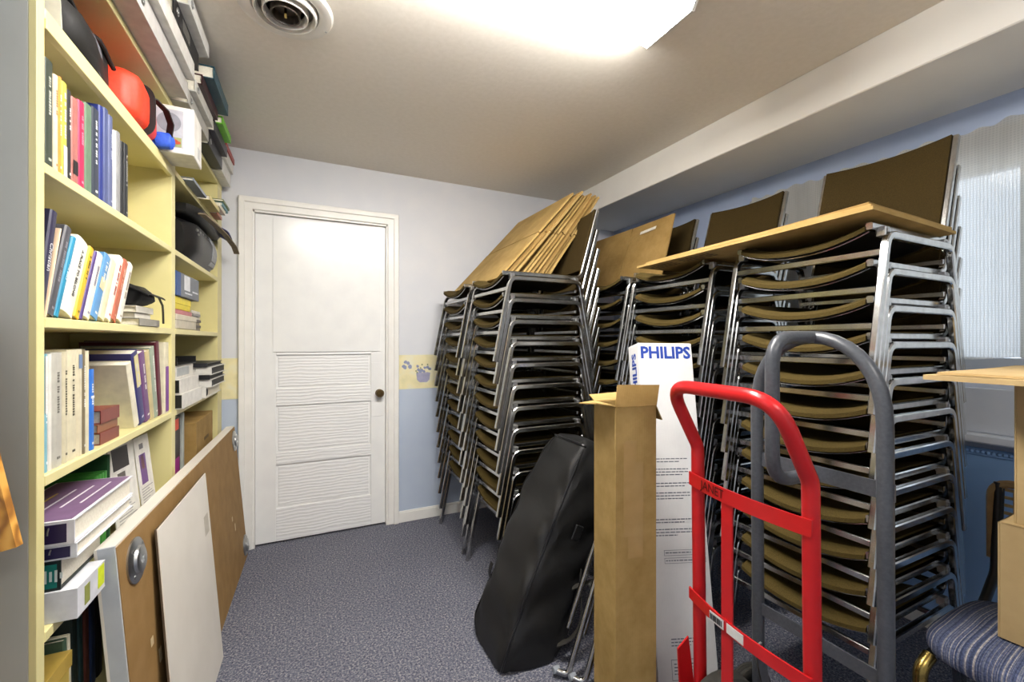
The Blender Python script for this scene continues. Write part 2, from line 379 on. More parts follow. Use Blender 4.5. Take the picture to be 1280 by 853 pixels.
# wallpaper border bands on the back wall
def make_border():
    m, nt, b = newmat('wallpaper_border'); co = coords(nt)
    n = N(nt, 'ShaderNodeTexNoise', Scale=14.0, Detail=5.0); L(nt, co, n.inputs['Vector'])
    r = ramp(nt, [(.32, lin('#d9d2a6')), (.5, lin('#e6dcae')), (.7, lin('#e3dfc4'))]); L(nt, n.outputs['Fac'], r.inputs[0]); L(nt, r.outputs[0], b.inputs['Base Color']); b.inputs['Roughness'].default_value = .6; return m
M['border'] = make_border()
bz0, bz1 = .918, 1.155
band = MB().box(XL, -.318, YB-.002, YB, bz0-.01, bz1-.005).box(.60, XR, YB-.002, YB, bz0, bz1).build('wallpaper_border', M['border'], wall_back)
def blob(mb, c, r, n=9, ry=1.0):
    mb.prism([(r*math.cos(2*math.pi*k/n)*random.uniform(.75,1.1), ry*r*math.sin(2*math.pi*k/n)*random.uniform(.75,1.1)) for k in range(n)], .0008, frame_matrix((c[0], YB-.0022-random.uniform(0,.0012), c[1]), (1,0,0), (0,0,1)))
def basket(cx, cz, s):
    k = MB(); k.prism([(-.05*s,.02*s),(-.044*s,-.028*s),(-.025*s,-.045*s),(.025*s,-.045*s),(.044*s,-.028*s),(.05*s,.02*s),(.03*s,.026*s),(0,.02*s),(-.03*s,.03*s)], .0008, frame_matrix((cx, YB-.0021, cz), (1,0,0), (0,0,1)))
    k.build('printed_basket', plain('#a3a2bd', .6), wall_back)
    f = MB()
    for _ in range(13): blob(f, (cx+random.uniform(-.045,.05)*s, cz+random.uniform(.03,.075)*s), .011*s)
    f.build('printed_flowers', plain('#8a92b4', .6), wall_back)
    g = MB()
    for _ in range(9): blob(g, (cx+random.uniform(-.06,.06)*s, cz+random.uniform(.02,.085)*s), .006*s)
    g.build('printed_leaves', plain('#7d8a6a', .6), wall_back)
c = onY(529, 470, YB); basket(c.x, c.z, 1.0)
c = onY(504, 457, YB); f = MB()
for _ in range(10): blob(f, (c.x+random.uniform(-.0,.05), c.z+random.uniform(-.02,.03)), .013)
f.build('printed_flowers', plain('#9298b6', .6), wall_back)
c = onY(553, 455, YB); f = MB()
for _ in range(8): blob(f, (c.x+random.uniform(-.02,.03), c.z+random.uniform(-.03,.03)), .012)
f.build('printed_leaves', plain('#4f8a72', .6), wall_back)

# door in the back wall
door = struct('door_1', MB().box(DX0, DX1, YB+.030, YB+.062, .012, DZ-.003, .002), M['door'])
yf = YB+.030
PX0, PX1 = -.145, .416
mb = MB().box(DX0, PX0, yf-.012, yf, .012, DZ-.003, .002).box(PX1, DX1, yf-.012, yf, .012, DZ-.003, .002); mb.build('stile', M['door'], door)
for z0, z1 in ((.012, .215), (.485, .557), (.85, .955), (1.165, DZ-.003)):
    MB().box(PX0, PX1, yf-.012, yf, z0, z1, .0015).build('rail', M['door_grain'], door)
for z0, z1 in ((.215, .485), (.557, .85), (.955, 1.165)):
    MB().box(PX0+.012, PX1-.012, yf-.005, yf, z0+.012, z1-.012, .003).build('panel', M['door_grain'], door)
MB().box(-.163, .478, yf-.019, yf-.012, 1.183, 2.016, .001).build('cover_board', M['door'], door)
MB().box(.418, .507, yf-.0145, yf-.012, .742, 1.105, .001).build('lock_plate', M['door'], door)
kb = onY(475, 492, yf-.05)
k = MB().lathe([(.001,-.062),(.016,-.061),(.0255,-.052),(.0275,-.043),(.024,-.033),(.013,-.026),(.010,-.014),(.024,-.011),(.026,-.008),(.026,0)], 20, 'y', (kb.x, yf-.012, kb.z))
k.build('door_knob', M['knob'], door, True)
# door lining and casing
tr1 = MB().box(DX0-.015, DX0-.001, YB-.006, YB+.1, 0, DZ+.015).box(DX1+.001, DX1+.015, YB-.006, YB+.1, 0, DZ+.015).box(DX0-.015, DX1+.015, YB-.006, YB+.1, DZ-.001, DZ+.015)
struct('trim_1', tr1, M['trim'])
def casing(name, pts, w):
    struct(name, pts, M['trim'])
CW = .072
mb = MB().box(DX0-.012-CW, DX0-.010, YB-.016, YB, 0, DZ+.012+CW, .004).box(DX0-.012-CW, DX0-.050, YB-.024, YB-.012, 0, DZ+.012+CW, .004); struct('trim_2', mb, M['trim'])
mb = MB().box(DX1+.010, DX1+.012+CW, YB-.016, YB, 0, DZ+.012+CW, .004).box(DX1+.050, DX1+.012+CW, YB-.024, YB-.012, 0, DZ+.012+CW, .004); struct('trim_3', mb, M['trim'])
mb = MB().box(DX0-.012-CW, DX1+.012+CW, YB-.0165, YB, DZ+.010, DZ+.012+CW, .004).box(DX0-.012-CW, DX1+.012+CW, YB-.0245, YB-.012, DZ+.050, DZ+.012+CW, .004); struct('trim_4', mb, M['trim'])
mb = MB().box(DX1+.012+CW, XR, YB-.012, YB, 0, .068, .002).box(DX1+.012+CW, XR, YB-.009, YB, .066, .078, .003); struct('baseboard_back', mb, M['trim'])
struct('baseboard_right', MB().box(XR-.012, XR, YF, YB-.012, 0, .075, .003), M['trim'])

# window in the right wall
win = struct('window_1', MB().box(XR+.03, XR+.11, WY0, WY1, WZ0, WZ0+.125, .003).box(XR+.03, XR+.11, WY0, WY1, WZ1-.04, WZ1, .003).box(XR+.03, XR+.11, WY0, WY0+.04, WZ0, WZ1, .003).box(XR+.03, XR+.11, WY1-.04, WY1, WZ0, WZ1, .003), M['sill_white'])
for yy in (-.75, -.10, .62): MB().box(XR+.04, XR+.10, yy-.025, yy+.025, WZ0+.125, WZ1-.04, .003).build('mullion', M['trim'], win)
ys = [WY0+.04, -.775, -.725, -.125, -.075, .595, .645, WY1-.04]
for i in range(0, 8, 2): MB().box(XR+.066, XR+.072, ys[i], ys[i+1], WZ0+.125, WZ1-.04).build('pane', M['glass'], win)
struct('trim_5', MB().box(XR-.018, XR, WY0-.06, WY1+.40, .885, WZ0+.004, .003), M['sill_white'])
struct('trim_6', MB().box(XR-.062, XR, WY0-.09, WY1+.44, .848, .884, .006), M['sill_white'])
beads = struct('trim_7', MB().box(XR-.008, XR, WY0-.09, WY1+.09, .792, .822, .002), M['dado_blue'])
bd = MB()
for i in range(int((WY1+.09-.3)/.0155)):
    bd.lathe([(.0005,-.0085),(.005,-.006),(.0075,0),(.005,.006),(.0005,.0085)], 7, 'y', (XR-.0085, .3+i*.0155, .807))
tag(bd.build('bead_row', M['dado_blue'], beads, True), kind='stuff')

# curtain and rod
rod = thing('curtain_rod', 'thin curtain rod with end bracket above the window', 'curtain rod', (XR-.055, 1.0, 2.068))
MB().tube([(0,-2.5,0),(0,.70,0)], .006, 10).build('rod', M['steel'], rod, True)
MB().box(-.008,.055,.682,.698,-.012,.012,.002).box(.049,.055,.67,.71,-.03,.03,.002).build('bracket', M['steel'], rod)
MB().box(-.008,.055,-2.45,-2.434,-.012,.012,.002).box(.049,.055,-2.46,-2.42,-.03,.03,.002).build('bracket', M['steel'], rod)
def cfn(u, v):
    y = -1.40+u*3.08; z = 1.185+v*.905
    a = .004+.010*(1-v)
    x = XR-.064+a*math.sin(y*31+1.4*math.sin(y*5))+.002*math.sin(y*101+2*v)-.012
    if v > .93: x += (v-.93)*.12
    return (x, y, z+.006*math.sin(y*23)+(.006*math.sin(y*80) if v > .97 else 0))
tag(MB().grid(cfn, 300, 14).build('curtain', M['curtain'], None, True, False), 'sheer off-white woven curtain hanging over the window', 'curtain')

# ceiling light and vent
cz = 2.325
def ceiling_light(cx0, cx1, cy0, cy1, label, lamp):
  lf = thing('ceiling_light', label, 'light', ((cx0+cx1)/2, (cy0+cy1)/2, ZC))
  hx, hy, hz = (cx1-cx0)/2, (cy1-cy0)/2, cz-ZC
  MB().box(-hx, hx, -hy+.03, hy-.03, -.03, 0, .004).build('housing', M['vent'], lf)
  dfp = [(-hy, -.012), (-hy, hz*.6), (-hy+.02, hz), (hy-.02, hz), (hy, hz*.6), (hy, -.012)]
  mb = MB(); n = len(dfp)
  mb.add([(-hx+.012, a, b) for a, b in dfp]+[(hx-.012, a, b) for a, b in dfp], [tuple(range(n))[::-1], tuple(range(n, 2*n))]+[(i, (i+1) % n, n+(i+1) % n, n+i) for i in range(n)])
  mb.build('diffuser', lamp, lf)
  for sx in (-1, 1):
      e = MB(); x0, x1 = sorted((sx*(hx-.012), sx*hx)); pp = [(a*1.02, b*1.04-.0005) for a, b in dfp]; pp[0] = (pp[0][0], 0); pp[-1] = (pp[-1][0], 0)
      e.add([(x0, a, b) for a, b in pp]+[(x1, a, b) for a, b in pp], [tuple(range(n))[::-1], tuple(range(n, 2*n))]+[(i, (i+1) % n, n+(i+1) % n, n+i) for i in range(n)])
      e.build('end_cap', M['vent'], lf)
ceiling_light(-.09, 1.145, .985, 1.225, 'long white fluorescent ceiling light with glowing diffuser in front of the vent', M['lamp'])
ceiling_light(-.09, 1.145, -.95, -.71, 'added fill light built as a second fluorescent fixture, farther from the door', M['lamp_fill'])  # unseen fixture added as fill, brightens faces turned towards the camera
vc = onZ(357, 9, ZC)
vt = thing('ceiling_vent', 'round white ceiling air vent with dark concentric cones', 'vent', (vc.x, vc.y, ZC))
MB().lathe([(.152,0),(.152,-.004),(.146,-.012),(.128,-.016),(.108,-.010),(.103,0)], 40).build('rim', M['vent'], vt, True)
MB().lathe([(.101,-.002),(.098,-.026),(.094,-.027),(.086,-.004),(.086,-.001)], 36).build('outer_cone', M['vent'], vt, True)
MB().lathe([(.073,-.004),(.071,-.030),(.068,-.030),(.060,-.004)], 32).build('middle_cone', M['vent'], vt, True)
MB().lathe([(.048,-.004),(.046,-.032),(.043,-.032),(.036,-.005)], 28).build('inner_cone', M['vent_dark'], vt, True)
MB().lathe([(.103,-.001),(.103,-.0025),(.001,-.0025)], 32).build('duct_shadow_plate', M['vent_dark'], vt)
MB().box(-.0035,.0035,-.012,.012,-.03,-.003).build('damper_lever', M['brass'], vt)
for a in (20, 200): MB().lathe([(.004,-.013),(.004,-.0165),(.0008,-.0175)], 10, 'z', (.138*math.cos(math.radians(a)), .138*math.sin(math.radians(a)), 0)).build('screw', M['steel'], vt, True)

# ================================================================== STACKING CHAIRS
PITCH = .105
HY = .232; SY = .203
def chair_meshes():
    D = {}
    t = .0185
    leg = fillet([(-.082,0,0), (-.001,0,.40), (.393,0,.40), (.474,0,0)], .042, 5)
    D['leg_frame'] = MB().sqtube(leg, .021, t, .003, up=Vector((0,1,0))).mesh('leg_frame', M['chrome'], True)
    sf = fillet([(-.03,0,.4265), (.420,0,.4265), (.530,0,.800)], .05, 6)
    D['back_frame'] = MB().sqtube(sf, .020, .0175, .003, up=Vector((0,1,0))).mesh('back_frame', M['chrome'], True)
    D['front_bar'] = MB().box(-.016,-.004,-HY+.008,HY-.008,.341,.360,.002).mesh('front_bar', M['chrome'])
    D['rear_bar'] = MB().box(.372,.384,-HY+.008,HY-.008,.345,.362,.002).mesh('rear_bar', M['chrome'])
    D['bracket'] = MB().box(-.012,.012,-.012,.012,-.016,.012,.002).box(-.006,.006,-.016,.016,-.006,.006,.001).mesh('bracket', M['chrome_dull'])
    def seat(u, v):
        x = -.034+u*.435; q = 2*v-1; y = q*(SY-.009)
        sag = .036*(1-abs(q)**2.2)
        edge = .014*max(0, 1-u/.09)**2+.010*max(0, 1-(1-u)/.07)**2
        return (x, y, .440-sag-edge)
    D['seat'] = MB().sheet(seat, 14, 14, lambda u, v: (0, 0, -.018+.005*max(0,1-u/.09)**2)).mesh('seat', M['seatfab'], True)
    def pan(u, v):
        x, y, z = seat(.03+u*.94, v); return (x, y*.97, z-.0185)
    D['seat_pan'] = MB().sheet(pan, 8, 10, (0,0,-.003)).mesh('seat_pan', M['black'], True)
    rodp = []
    for i in range(15):
        q = -1+2*i/14; rodp.append((-.022, q*(SY-.004), .412-.040*(1-abs(q)**2.2)))
    D['support_rod'] = MB().tube(rodp, .0028, 6).mesh('support_rod', M['chrome'], True)
    s = (.530-.420)/(.800-.4265)
    def back(u, v):
        z = .468+u*.336; q = 2*v-1; y = q*(SY-.007)
        x = .420+s*(z-.4265)-.004+.026*(1-q*q)
        return (x, y, z-.006*(1-q*q)*u)
    D['backrest'] = MB().sheet(back, 8, 12, lambda u, v: (-.013, 0, .002)).mesh('backrest', M['backfab'], True)
    return D
CH = chair_meshes()
ORD = ['topmost', 'second from top', 'third from top', 'fourth from top', 'fifth from top', 'sixth from top', 'seventh from top', 'eighth from top', 'ninth from top', 'tenth from top', 'eleventh from top', 'bottom one']
def place_chair(x, y, z, rz, label, group):
    t = thing('stacking_chair', label, 'chair', (x, y, z), (0, 0, rz), group)
    for s in (-1, 1):
        o = put('leg_frame', CH['leg_frame'], t); o.location.y = s*HY
        o = put('back_frame', CH['back_frame'], t); o.location.y = s*SY
        for bx in (.012, .378): o = put('bracket', CH['bracket'], t); o.location = (bx, s*(HY+SY)/2, .413)
    for k in ('front_bar', 'rear_bar', 'seat', 'seat_pan', 'support_rod', 'backrest'): put(k, CH[k], t)
    return t
STACKS = [(.935, 2.645, .0035, 'stack nearest the white door', 'chairs stacked nearest the door'),
          (.925, 2.095, .0025, 'stack behind the black bag', 'chairs stacked behind the black bag'),
          (1.525, 1.470, 0, 'stack behind the tall white carton', 'chairs stacked behind the white carton'),
          (1.490, .868, 0, 'stack behind the hand trucks', 'chairs stacked behind the hand trucks'),
          (1.535, 1.990, 0, 'wall-side stack under the upright cardboard', 'chairs stacked under the upright cardboard')]
rs = random.Random(3)
for (sx, sy, lean, where, grp) in STACKS:
    for k in range(12):
        j = 11-k
        place_chair(sx-lean*k+rs.uniform(-.002,.002), sy+rs.uniform(-.003,.003), k*PITCH, rs.uniform(-.006,.006),
                    'brown stacking chair, %s, %s' % (ORD[j], where), grp)

# ================================================================== CARDBOARD ON THE STACKS
def slab(name, p00, p10, p11, p01, th, mat, parent=None, nu=6, nv=6, warp=0.0, seed=0):
    a, b, c, d = map(Vector, (p00, p10, p11, p01)); nrm = (b-a).cross(d-a).normalized(); rr = random.Random(seed)
    ph = [rr.uniform(0, 6) for _ in range(4)]
    def fn(u, v):
        p = a*(1-u)*(1-v)+b*u*(1-v)+c*u*v+d*(1-u)*v
        return p+nrm*warp*(math.sin(3*u+ph[0])+.6*math.sin(5*v+ph[1])+.4*math.sin(9*u+4*v+ph[2]))
    m = MB().sheet(fn, nu, nv, nrm*th)
    return m.build(name, mat, parent)
bundle_words = ['lowest sheet, nearest the door', 'second sheet up', 'third sheet up', 'fourth sheet up', 'fifth sheet up', 'sixth sheet up', 'seventh sheet up', 'eighth sheet up', 'ninth sheet up', 'tenth sheet up', 'steepest sheet of the bundle']
NB = 11
for k in range(NB):
    f = k/(NB-1); rr = random.Random(40+k)
    xb = .945+.270*f; x19 = 1.227+.200*f
    zb = 1.592+.012*f
    slope = (x19-xb)/(1.9-zb)
    zt = 2.125-.015*f+rr.uniform(-.02, .012); xt = xb+slope*(zt-zb)
    y0 = 2.10+rr.uniform(-.03, .03)-.02*f; y1 = 2.86-.10*f+rr.uniform(-.05, .03)
    if k == 0: y1 = 2.875; zt = 2.125; xt = xb+slope*(zt-zb)
    zm = zb+(zt-zb)*.52; xm = xb+(xt-xb)*.52
    t = thing('flattened_carton', 'flattened cardboard box leaning on chair backs, %s' % bundle_words[k], 'cardboard', (xb, (y0+y1)/2, zb), group='flattened cartons leaning on the chairs')
    inv = Matrix.Translation(-Vector(t.location))
    m = [M['card'], M['card2'], M['card'], M['card2'], M['card']][k % 5]
    P = lambda x, y, z: Vector((x, y, z))-Vector(t.location)
    g = .004
    slab('lower_flap', P(xb, y0, zb), P(xb, y1, zb), P(xm-g*.7, y1, zm-g), P(xm-g*.7, y0, zm-g), .011, m, t, warp=.0006, seed=k)
    xo = rr.uniform(-.004, .006)
    slab('main_panel', P(xm+xo, y0-.004, zm), P(xm+xo, y1-.02, zm), P(xt+xo, y1-.03, zt), P(xt+xo, y0+.005, zt), .011, m, t, warp=.0006, seed=k+20)

# flat sheet over the two stacks at the window
pA = onY(797, 334, 1.545); pA.z = 1.600; pA.x = 1.395
t = thing('flattened_carton', 'flat double-layer cardboard sheet lying across two chair stacks by the window', 'cardboard', (1.62, 1.08, 1.59))
Lc = Vector(t.location)
def Q(x, y, z): return Vector((x, y, z))-Lc
slab('lower_layer', Q(1.405,.632,1.612), Q(1.86,.615,1.592), Q(1.87,1.54,1.59), Q(1.398,1.552,1.588), .009, M['card'], t, 10, 10, .0012, 3)
slab('upper_layer', Q(1.412,.640,1.6245), Q(1.86,.625,1.605), Q(1.872,1.53,1.603), Q(1.405,1.50,1.601), .009, M['card'], t, 10, 10, .0012, 5)
slab('folded_flap', Q(1.425,.650,1.637), Q(1.85,.64,1.618), Q(1.855,1.10,1.617), Q(1.42,1.08,1.6165), .006, M['card2'], t, 8, 8, .001, 6)
ca, cb, cc, cd = Q(1.405,.632,1.612), Q(1.86,.615,1.592), Q(1.87,1.54,1.59), Q(1.398,1.552,1.588)
def bil(u, v): return ca*(1-u)*(1-v)+cb*u*(1-v)+cc*u*v+cd*(1-u)*v+Vector((0,0,-.0028))
for (v0, v1) in ((.60,.76),(.80,.95)):
    m = MB()
    for r in range(3):
        vv = v0
        while vv < v1-.01:
            wv_ = random.uniform(.012,.03); u0 = .05+.05*r
            m.add([bil(u0,vv), bil(u0+.03,vv), bil(u0+.03,vv+wv_), bil(u0,vv+wv_)], [(0,1,2,3)]); vv += wv_+.006
    m.build('printed_mark', plain('#5b4a2a', .7), t)['kind'] = 'stuff'
# upright carton on the wall-side stack
t = thing('flattened_carton', 'flattened cardboard box standing upright on wall-side stack with white tape label', 'cardboard', (1.80, 2.1, 1.60))
Lc = Vector(t.location)
slab('left_panel', Q(1.765,2.13,1.585), Q(1.765,2.50,1.585), Q(1.885,2.50,1.955), Q(1.885,2.125,1.96), -.008, M['card2'], t, 5, 5, .001, 1)
slab('right_panel', Q(1.762,1.765,1.585), Q(1.765,2.122,1.585), Q(1.887,2.117,1.96), Q(1.882,1.775,1.965), -.008, M['card2'], t, 5, 5, .001, 2)
slab('tape_label', Q(1.853,1.90,1.907), Q(1.853,2.03,1.900), Q(1.860,2.03,1.918), Q(1.860,1.90,1.925), -.0006, plain('#d8d2c4', .5), t, 1, 1)

# ================================================================== BLACK BAG
def make_bag():
    t = thing('duffel_bag', 'long black nylon duffel bag standing on end, leaning against stacked chairs', 'bag', (.765, 1.605, 0))
    ang = math.radians(25); L0 = .975; A = .145; B = .165
    ax = Vector((math.sin(ang), 0, math.cos(ang))); pr = Vector((math.cos(ang), 0, -math.sin(ang))); O = Vector((.62-.765, 0, -.015))+pr*A
    rr = random.Random(5); ph = [rr.uniform(0, 6.28) for _ in range(12)]
    def surf(tt, phi, off=0.0):
        c, s = math.cos(phi), math.sin(phi); e = .34
        a = math.copysign(abs(c)**e, c); b = math.copysign(abs(s)**e, s)
        endk = (1-abs(2*tt-1)**9)**.28 if 0 < tt < 1 else 0
        endk = max(endk, .0); wid = 1-.10*tt
        wr = .005*math.sin(9*tt+2*phi+ph[0])+.004*math.sin(23*tt-3*phi+ph[1])+.003*math.sin(41*tt+5*phi+ph[2])
        if a > -.6: wr += .007*math.sin(30*tt+6*math.sin(2*phi)+ph[3])*(1-tt*.3)
        p = O+ax*(L0*tt)-pr*(-a*(A*wid*endk+wr+off))+Vector((0,1,0))*(b*(B*wid*endk+wr*.8+off))
        p.x -= .03*math.sin(math.pi*tt)*(0.6)
        if p.z < .004: p.z = .004+.001*math.sin(phi*7)
        return p
    nt_, np_ = 46, 56
    V = [surf(.001+.998*i/nt_, 2*math.pi*k/np_) for i in range(nt_+1) for k in range(np_)]
    F = [(i*np_+k, i*np_+(k+1) % np_, (i+1)*np_+(k+1) % np_, (i+1)*np_+k) for i in range(nt_) for k in range(np_)]
    F += [tuple(range(np_))[::-1], tuple(range(nt_*np_, (nt_+1)*np_))]
    MB().add(V, F).build('bag_body', M['black_nylon'], t, True)
    for (ph0, nm) in ((math.radians(180+52), 'seam_piping'), (math.radians(180-52), 'seam_piping'), (math.radians(-52), 'seam_piping')):
        MB().tube([surf(.05+.9*i/30, ph0, .002) for i in range(31)], .0045, 6).build(nm, M['black'], t, True)
    MB().tube([surf(.962, math.radians(180-60+120*i/20), .003) for i in range(21)], .006, 6).build('zipper', M['black'], t, True)
    # carry strap loops on the side facing the camera (-y)
    for t0, t1, lift in ((.42, .74, .06), (.20, .50, .05)):
        pts = []
        for i in range(15):
            f = i/14; p = surf(t0+(t1-t0)*f, math.radians(270+10), .004); p = p+Vector((.02*math.sin(math.pi*f), -lift*math.sin(math.pi*f), -.05*math.sin(math.pi*f))); p.z = max(p.z, .01); pts.append(p)
        MB().sweep(pts, [(.016,.0015),(-.016,.0015),(-.016,-.0015),(.016,-.0015)]).build('carry_strap', noisy('charcoal_webbing', '#25231f', '#322f2a', 160, .7), t, True)
    MB().sweep([surf(.30, math.radians(150), .003)+Vector((-.012*math.sin(i*.52), 0, .09*(i/6-.5))) for i in range(7)], [(.012,.0015),(-.012,.0015),(-.012,-.0015),(.012,-.0015)]).build('end_strap', M['black_nylon'], t, True)
    MB().box(-.02,.02,-.004,.004,-.03,.03,.003).build('buckle', M['black'], t).matrix_local = Matrix.Translation(surf(.63, math.radians(270), .01)) @ Euler((0, ang, 0)).to_matrix().to_4x4()
make_bag()

# chrome folding frame beside the bag
t = thing('folding_stand', 'folded chrome tube frame leaning between black bag and tall brown box', 'stand', (.895, 1.345, 0))
for k, (dx, dy) in enumerate(((0, 0), (.035, -.055))):
    b0 = Vector((dx-.012, dy, .016)); top = Vector((dx+.24, dy-.03, .74))
    pts = fillet([b0+Vector((-.035, .03, .012)), b0, top, top+Vector((.02,.07,0)), b0+Vector((.0,.075,0))+Vector((.05,0,.12))], [.03,.05,.03], 6)
    MB().tube(pts, .011, 10).build('frame_tube', M['chrome'], t, True)
    MB().lathe([(.0115,-.012),(.0125,0),(.0115,.012)], 12, 'x', tuple(b0+Vector((-.032,.03,.012)))).build('foot_cap', plain('#8f959c', .5), t, True)
MB().box(.10,.15,-.05,.03,.30,.315,.003).build('hinge_plate', M['steel'], t)

# ================================================================== TALL CARTONS
th = math.radians(10); rd = Vector((math.cos(th), -math.sin(th), 0)); ind = Vector((math.sin(th), math.cos(th), 0))
t = thing('tall_carton', 'tall narrow open brown cardboard box standing beside the black bag', 'box'); t.matrix_world = frame_matrix((.90, 1.097, 0), rd, ind)
W_, D_, H_ = .150, .150, 1.04; e = .004
MB().box(0, W_, 0, e, 0, H_, .001).build('front_wall', M['card'], t)
MB().box(0, W_, D_-e, D_, 0, H_, .001).build('back_wall', M['card'], t)
MB().box(0, e, e, D_-e, 0, H_, .001).build('left_wall', M['card'], t)
MB().box(W_-e, W_, e, D_-e, 0, H_, .001).build('right_wall', M['card'], t)
MB().box(e, W_-e, e, D_-e, .001, .006).build('bottom_wall', M['card2'], t)
slab('front_flap', (0, .001, H_), (W_, .001, H_), (W_+.018, .012, H_+.066), (.014, .014, H_+.070), .0035, M['card2'], t, 4, 4, .0008, 2)
slab('left_flap', (.001, 0, H_), (.001, D_, H_), (-.062, D_-.01, H_-.004), (-.068, .0, H_+.012), .0035, M['card'], t, 4, 4, .001, 4)
slab('back_flap', (0, D_-.002, H_), (W_, D_-.002, H_), (W_-.005, D_+.055, H_+.02), (.005, D_+.05, H_+.015), .0035, M['card'], t, 4, 4, .001, 5)
slab('right_flap', (W_-.001, 0, H_), (W_-.001, D_, H_), (W_+.03, D_-.01, H_-.05), (W_+.03, .01, H_-.05), .0035, M['card'], t, 4, 4, .001, 6)
tape = noisy('clear_packing_tape', '#a98d5a', '#b29663', 20, .16)
MB().box(.045, .10, -.0006, 0, .55, .86).build('tape_strip', tape, t)
MB().box(.03, .075, -.0008, 0, .62, .93).build('tape_strip', tape, t)

# white fluorescent-tube carton
p0 = Vector((1.226, 1.094, 0.0)); p1 = Vector((1.319, 1.305, 1.245))
zax = (p1-p0).normalized(); th = math.radians(20); xr = Vector((math.cos(th), -math.sin(th), 0)); yi = zax.cross(xr).normalized(); xr = yi.cross(zax).normalized()
t = thing('lamp_carton', 'tall white lamp carton with blue brand lettering leaning on stacked chairs', 'box')
mm = Matrix((xr, yi, zax)).transposed().to_4x4(); mm.translation = p0+Vector((0,0,.02)); t.matrix_world = mm
LH = 1.243; CWd, CD = .225, .105
blue = plain('#2343a0', .5)
MB().box(-CWd/2, CWd/2, 0, CD, 0, LH, .002).build('carton_body', M['white_card'], t)
MB().box(-CWd/2+.004, CWd/2-.004, .004, CD-.004, LH, LH+.0015).build('top_flap', M['white_card'], t)
lettering('PHILIPS', .0655, blue, t, frame_matrix((.0, -.0004, LH-.040), (1,0,0), (0,0,1)), True, 1.0)
lettering('PHILIPS', .058, blue, t, frame_matrix((-CWd/2-.0004, CD*.45, LH-.125), (0,0,1), (0,1,0)), True, .95)
ink = plain('#6f7480', .6); mb = MB(); rr = random.Random(2)
def para(x0, x1, z0, rows, dz=.0105):
    for r in range(rows):
        x = x0; xe = x1 if r < rows-1 else x0+(x1-x0)*rr.uniform(.5, .95)
        while x < xe:
            wd = rr.uniform(.006, .02); mb.box(x, min(x+wd, xe), -.0005, 0, z0-r*dz, z0-r*dz+.0035); x += wd+.003
for z0, rows in ((.79, 2), (.752, 3), (.70, 2), (.665, 3), (.57, 2), (.535, 3)): para(-CWd/2+.018, CWd/2-.055, z0, rows)
for z0 in (.445, .418):
    for (a, b, c, d) in ((-.06, .10, z0, z0+.0012), (-.06, .10, z0+.018, z0+.0192), (-.06, -.0588, z0, z0+.019), (.0988, .10, z0, z0+.019)): mb.box(a, b, -.0005, 0, c, d)
    para(-.055, .09, z0+.008, 1)
para(-.055, .07, .165, 3)
for (a, b, c, d) in ((-.06, .06, .035, .0365), (-.06, .06, .10, .1015), (-.06, -.0588, .035, .10), (.0588, .06, .035, .10)): mb.box(a, b, -.0005, 0, c, d)
para(-.05, .05, .085, 4)
mb.build('small_print', ink, t)['kind'] = 'stuff'

# ================================================================== HAND TRUCKS
def wheel(parent, x, y, r, w, hub):
    prof = [(r*.55, -w*.42), (r*.62, -w*.5), (r*.9, -w*.5), (r*.985, -w*.38)]
    for i in range(7):
        q = -w*.34+w*.68*i/6; prof += [(r*(1 if i % 2 == 0 else .982), q)]
    prof += [(r*.985, w*.38), (r*.9, w*.5), (r*.62, w*.5), (r*.55, w*.42)]
    wl = MB().lathe(prof, 32, 'y').build('wheel', M['rubber'], parent, True); wl.location = (x, y, r)
    MB().lathe([(r*.12, -w*.5), (r*.2, -w*.45), (r*.56, -w*.36), (r*.56, w*.36), (r*.2, w*.45), (r*.12, w*.5)], 24, 'y').build('hub', hub, wl, True)
t = thing('hand_truck', 'red steel hand truck with looped handle standing before the chair stacks', 'hand truck', (1.081, .776, 0), (0, 0, -.127))
HW = .18; R_ = .019
frame = fillet([(.012,-HW,.05), (0,-HW,.925), (-.105,-HW,1.12), (-.105,HW,1.12), (0,HW,.925), (.012,HW,.05)], [.06,.085,.085,.06], 8)
MB().tube(frame, R_, 14).build('frame_tube', M['red'], t, True)
def bowbar(name, z, h, bow, mat, HWd, x0=-.016, over=.0):
    def fn(u, v):
        y = (2*u-1)*(HWd+over); return (x0-bow*(1-(2*u-1)**2), y, z-h/2+h*v)
    return MB().sheet(fn, 16, 1, (-.005, 0, 0)).build(name, mat, t, True)
b1 = bowbar('cross_bar', .825, .040, .022, M['red'], HW, -.014, .016)
lettering('JANET', .036, plain('#4a0d0d', .5), b1, frame_matrix((-.0384, .082, .826), (-.092,-1,0), (0,0,1)), False, .95, 'handwritten_name')
b2 = bowbar('cross_bar', .468, .034, .022, M['red'], HW, -.014, .016)
MB().box(-.042,-.0405,-.03,.025,.455,.481).build('sticker', plain('#d9d8d4', .4), b2)
MB().box(-.043,-.0413,.035,.085,.455,.481).build('sticker', plain('#cfcfcf', .4), b2)
s_ = MB()
for i in range(9): s_.box(-.0443,-.0430,.040+i*.0048,.040+i*.0048+.0022*(1+(i%3)*.3),.460,.476)
s_.build('barcode', plain('#3b3b3d', .5), b2)
b3 = bowbar('cross_bar', .16, .034, .010, M['red'], HW, -.014, .016)
MB().box(-.036,-.030,.012,.050,.16,.83,.001).build('centre_strap', M['red'], t)
MB().box(.0,.225,-HW-.01,HW+.01,.004,.010,.001).box(-.002,.006,-HW-.01,HW+.01,.010,.10,.001).build('toe_plate', M['red'], t)
for sy in (-1, 1):
    g = MB(); g.prism([(-.05,.10),(-.062,.30),(-.022,.33),(.01,.10)], .005, frame_matrix((0, sy*(HW+.019), 0), (1,0,0), (0,0,1))); g.build('axle_bracket', M['red'], t)
